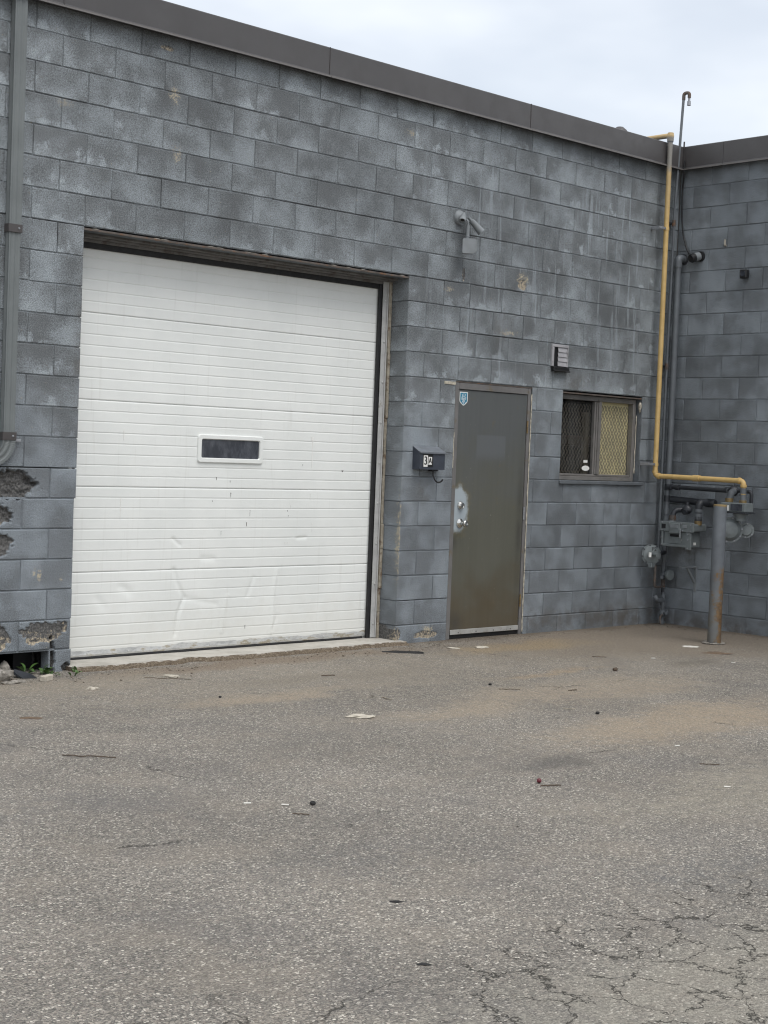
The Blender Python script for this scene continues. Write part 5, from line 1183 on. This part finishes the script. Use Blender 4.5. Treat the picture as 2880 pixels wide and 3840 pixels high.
# ------------------------------------------------------------------ litter on the asphalt
def twig(x, y, L, ang, r, label, group=None, mat='twig'):
    n = 6; pts = []
    for k in range(n + 1):
        s_ = (k / n - 0.5) * L; px_ = x + s_ * math.cos(ang) + 0.03 * L * math.sin(k * 2.1); py_ = y + s_ * math.sin(ang) + 0.03 * L * math.cos(k * 1.7)
        pts.append((px_, py_, gz(px_, py_) + r + 0.002 * (k % 2)))
    m = MB().tube(pts, r * 0.6, 6)
    o = m.build('twig', mat, None, (x, y, 0)); return tag(o, label, 'twig', group)
A0 = -0.76       # left-right direction as seen in the photograph
for a in ((-1.43, -2.48, 0.26, A0, .005, 'long thin dark stick lying alone at left'), (1.40, -1.05, 0.10, A0 + .5, .006, 'short dark twig in front of the overhead door'),
          (1.065, -1.99, 0.10, A0 - .9, .006, 'bent twig beyond the pale stone flake'), (2.10, -2.10, 0.14, A0 + .2, .004, 'thin straight twig in the sandy patch at centre'),
          (2.46, -2.35, 0.07, A0 + .6, .006, 'twig nearest the steel door side in the sand'),
          (1.82, -2.85, 0.075, A0 - .1, .005, 'pale brown twig right of the sandy patch'),
          (4.0, -1.35, 0.11, A0, .004, 'twig lying on the dusty ground before the window'), (0.03, -4.22, 0.10, A0 + .3, .006, 'dark twig just before the red berry'),
          (-1.33, -3.98, 0.07, A0, .004, 'small twig below the black lump'), (0.36, -0.62, 0.30, A0 + .05, .003, 'long wire thin stem before the left end of the sill'),
          (1.15, -4.35, 0.10, A0, .004, 'twig at the right near the dark tyre streak')):
    twig(*a[:5], a[5], 'dry twigs on the asphalt', 'wood' if 'pale' in a[5] else 'twig')
def flake(name, x, y, L, wd, th, ang, mat, label, cat, seed=0):
    m = MB().lump((0, 0, 0), 1.0, (L * 0.5, wd * 0.45, th * 0.9), 3, 0.6, seed + 20, True)
    placed(m, Matrix.Translation((x, y, gz(x, y) + th * 0.35)) @ Matrix.Rotation(ang, 4, 'Z') @ Matrix.Rotation(0.08, 4, 'X'))
    return tag(m.build(name, mat, None, (x, y, 0)), label, cat)
flake('stone_flake', 0.526, -2.33, 0.16, 0.07, 0.014, A0 + .1, 'pale', 'long pale flake of stone lying in the middle of the yard', 'stone', 1)
flake('stone_flake', 0.43, -0.56, 0.11, 0.05, 0.012, A0, 'pale', 'tan flake lying just before the concrete sill', 'stone', 2)
flake('stone_flake', -0.30, -0.74, 0.07, 0.05, 0.012, A0, 'pale', 'small round tan flake near the wall hole', 'stone', 3)
flake('dead_leaf', -1.14, -1.43, 0.11, 0.06, 0.005, A0, 'deadleaf', 'brown dead leaf at the left edge of the yard', 'leaf', 4)
flake('dead_leaf', 5.13, -1.68, 0.22, 0.10, 0.006, A0, 'deadleaf', 'brown trampled leaf litter before the bollard', 'leaf', 5)
flake('torn_paper', 5.32, -1.30, 0.14, 0.07, 0.006, A0 + .2, 'litter', 'crumpled white paper scrap beside the bollard foot', 'paper', 6)
flake('dark_scrap', -1.87, -5.13, 0.042, 0.022, 0.004, A0, 'coal', 'flat dark scrap on the near asphalt, upper of two', 'scrap', 7)
flake('dark_scrap', -2.26, -5.66, 0.045, 0.018, 0.004, A0 + .1, 'coal', 'flat dark scrap on the near asphalt, lower of two', 'scrap', 8)
flake('concrete_chip', 3.30, -0.42, 0.10, 0.05, 0.008, A0, 'pale', 'pale chip lying left of the steel door', 'stone', 9)
flake('concrete_chip', 3.55, -0.50, 0.10, 0.06, 0.010, A0, 'pale', 'pale chip lying in front of the steel door', 'stone', 10)
flake('tar_patch', 2.76, -0.42, 0.30, 0.14, 0.004, A0, 'coal', 'small dark tar smear at the right end of the sill', 'patch', 11)
def lumpthing(name, x, y, r, mat, label, cat, seed):
    r *= 0.55; return tag(MB().lump((x, y, gz(x, y) + r * 0.6), r, (1.15, 1, 0.8), 2, 0.3, seed, True).build(name, mat, None, (x, y, 0)), label, cat)
lumpthing('black_lump', -1.178, -3.88, 0.024, 'coal', 'black lump of tar alone on the asphalt near centre', 'lump', 1)
lumpthing('black_lump', 2.143, -1.884, 0.020, 'coal', 'black lump in front of the steel door', 'lump', 2)
lumpthing('black_lump', 1.838, -3.06, 0.022, 'coal', 'black lump in the sand right of centre', 'lump', 3)
lumpthing('black_lump', 0.20, -1.40, 0.017, 'coal', 'black lump before the left half of the overhead door', 'lump', 4)
lumpthing('dirt_clod', 3.50, -1.90, 0.035, 'twig', 'dark clod of dirt before the window', 'clod', 6)
b = tag(MB().lump((0.036, -4.14, 0.010), 0.012, (1, 1, 1), 3, 0.06, 2).build('red_berry', 'red', None, (0.036, -4.14, 0)), 'dark red berry lying on the asphalt at right', 'berry')
for x, y, a, lab in ((-1.285, -3.82, A0, 'white cigarette end left of the black lump'), (-1.40, -3.70, A0 + .2, 'white cigarette end farthest left'), (1.41, -3.96, A0 + .5, 'white cigarette end in the right hand crack'), (0.76, -4.72, A0, 'white fleck of litter at the right edge'), (4.35, -1.62, A0, 'white litter scrap on the dust left of the bollard'), (4.75, -2.1, A0, 'white litter scrap on the dust right of the bollard')):
    c_, s_ = math.cos(a) * 0.016, math.sin(a) * 0.016
    tag(MB().cyl((x - c_, y - s_, gz(x, y) + 0.004), (x + c_, y + s_, gz(x, y) + 0.004), 0.004, seg=8).build('cigarette_end', 'litter', None, (x, y, 0)), lab, 'litter', 'white litter bits')
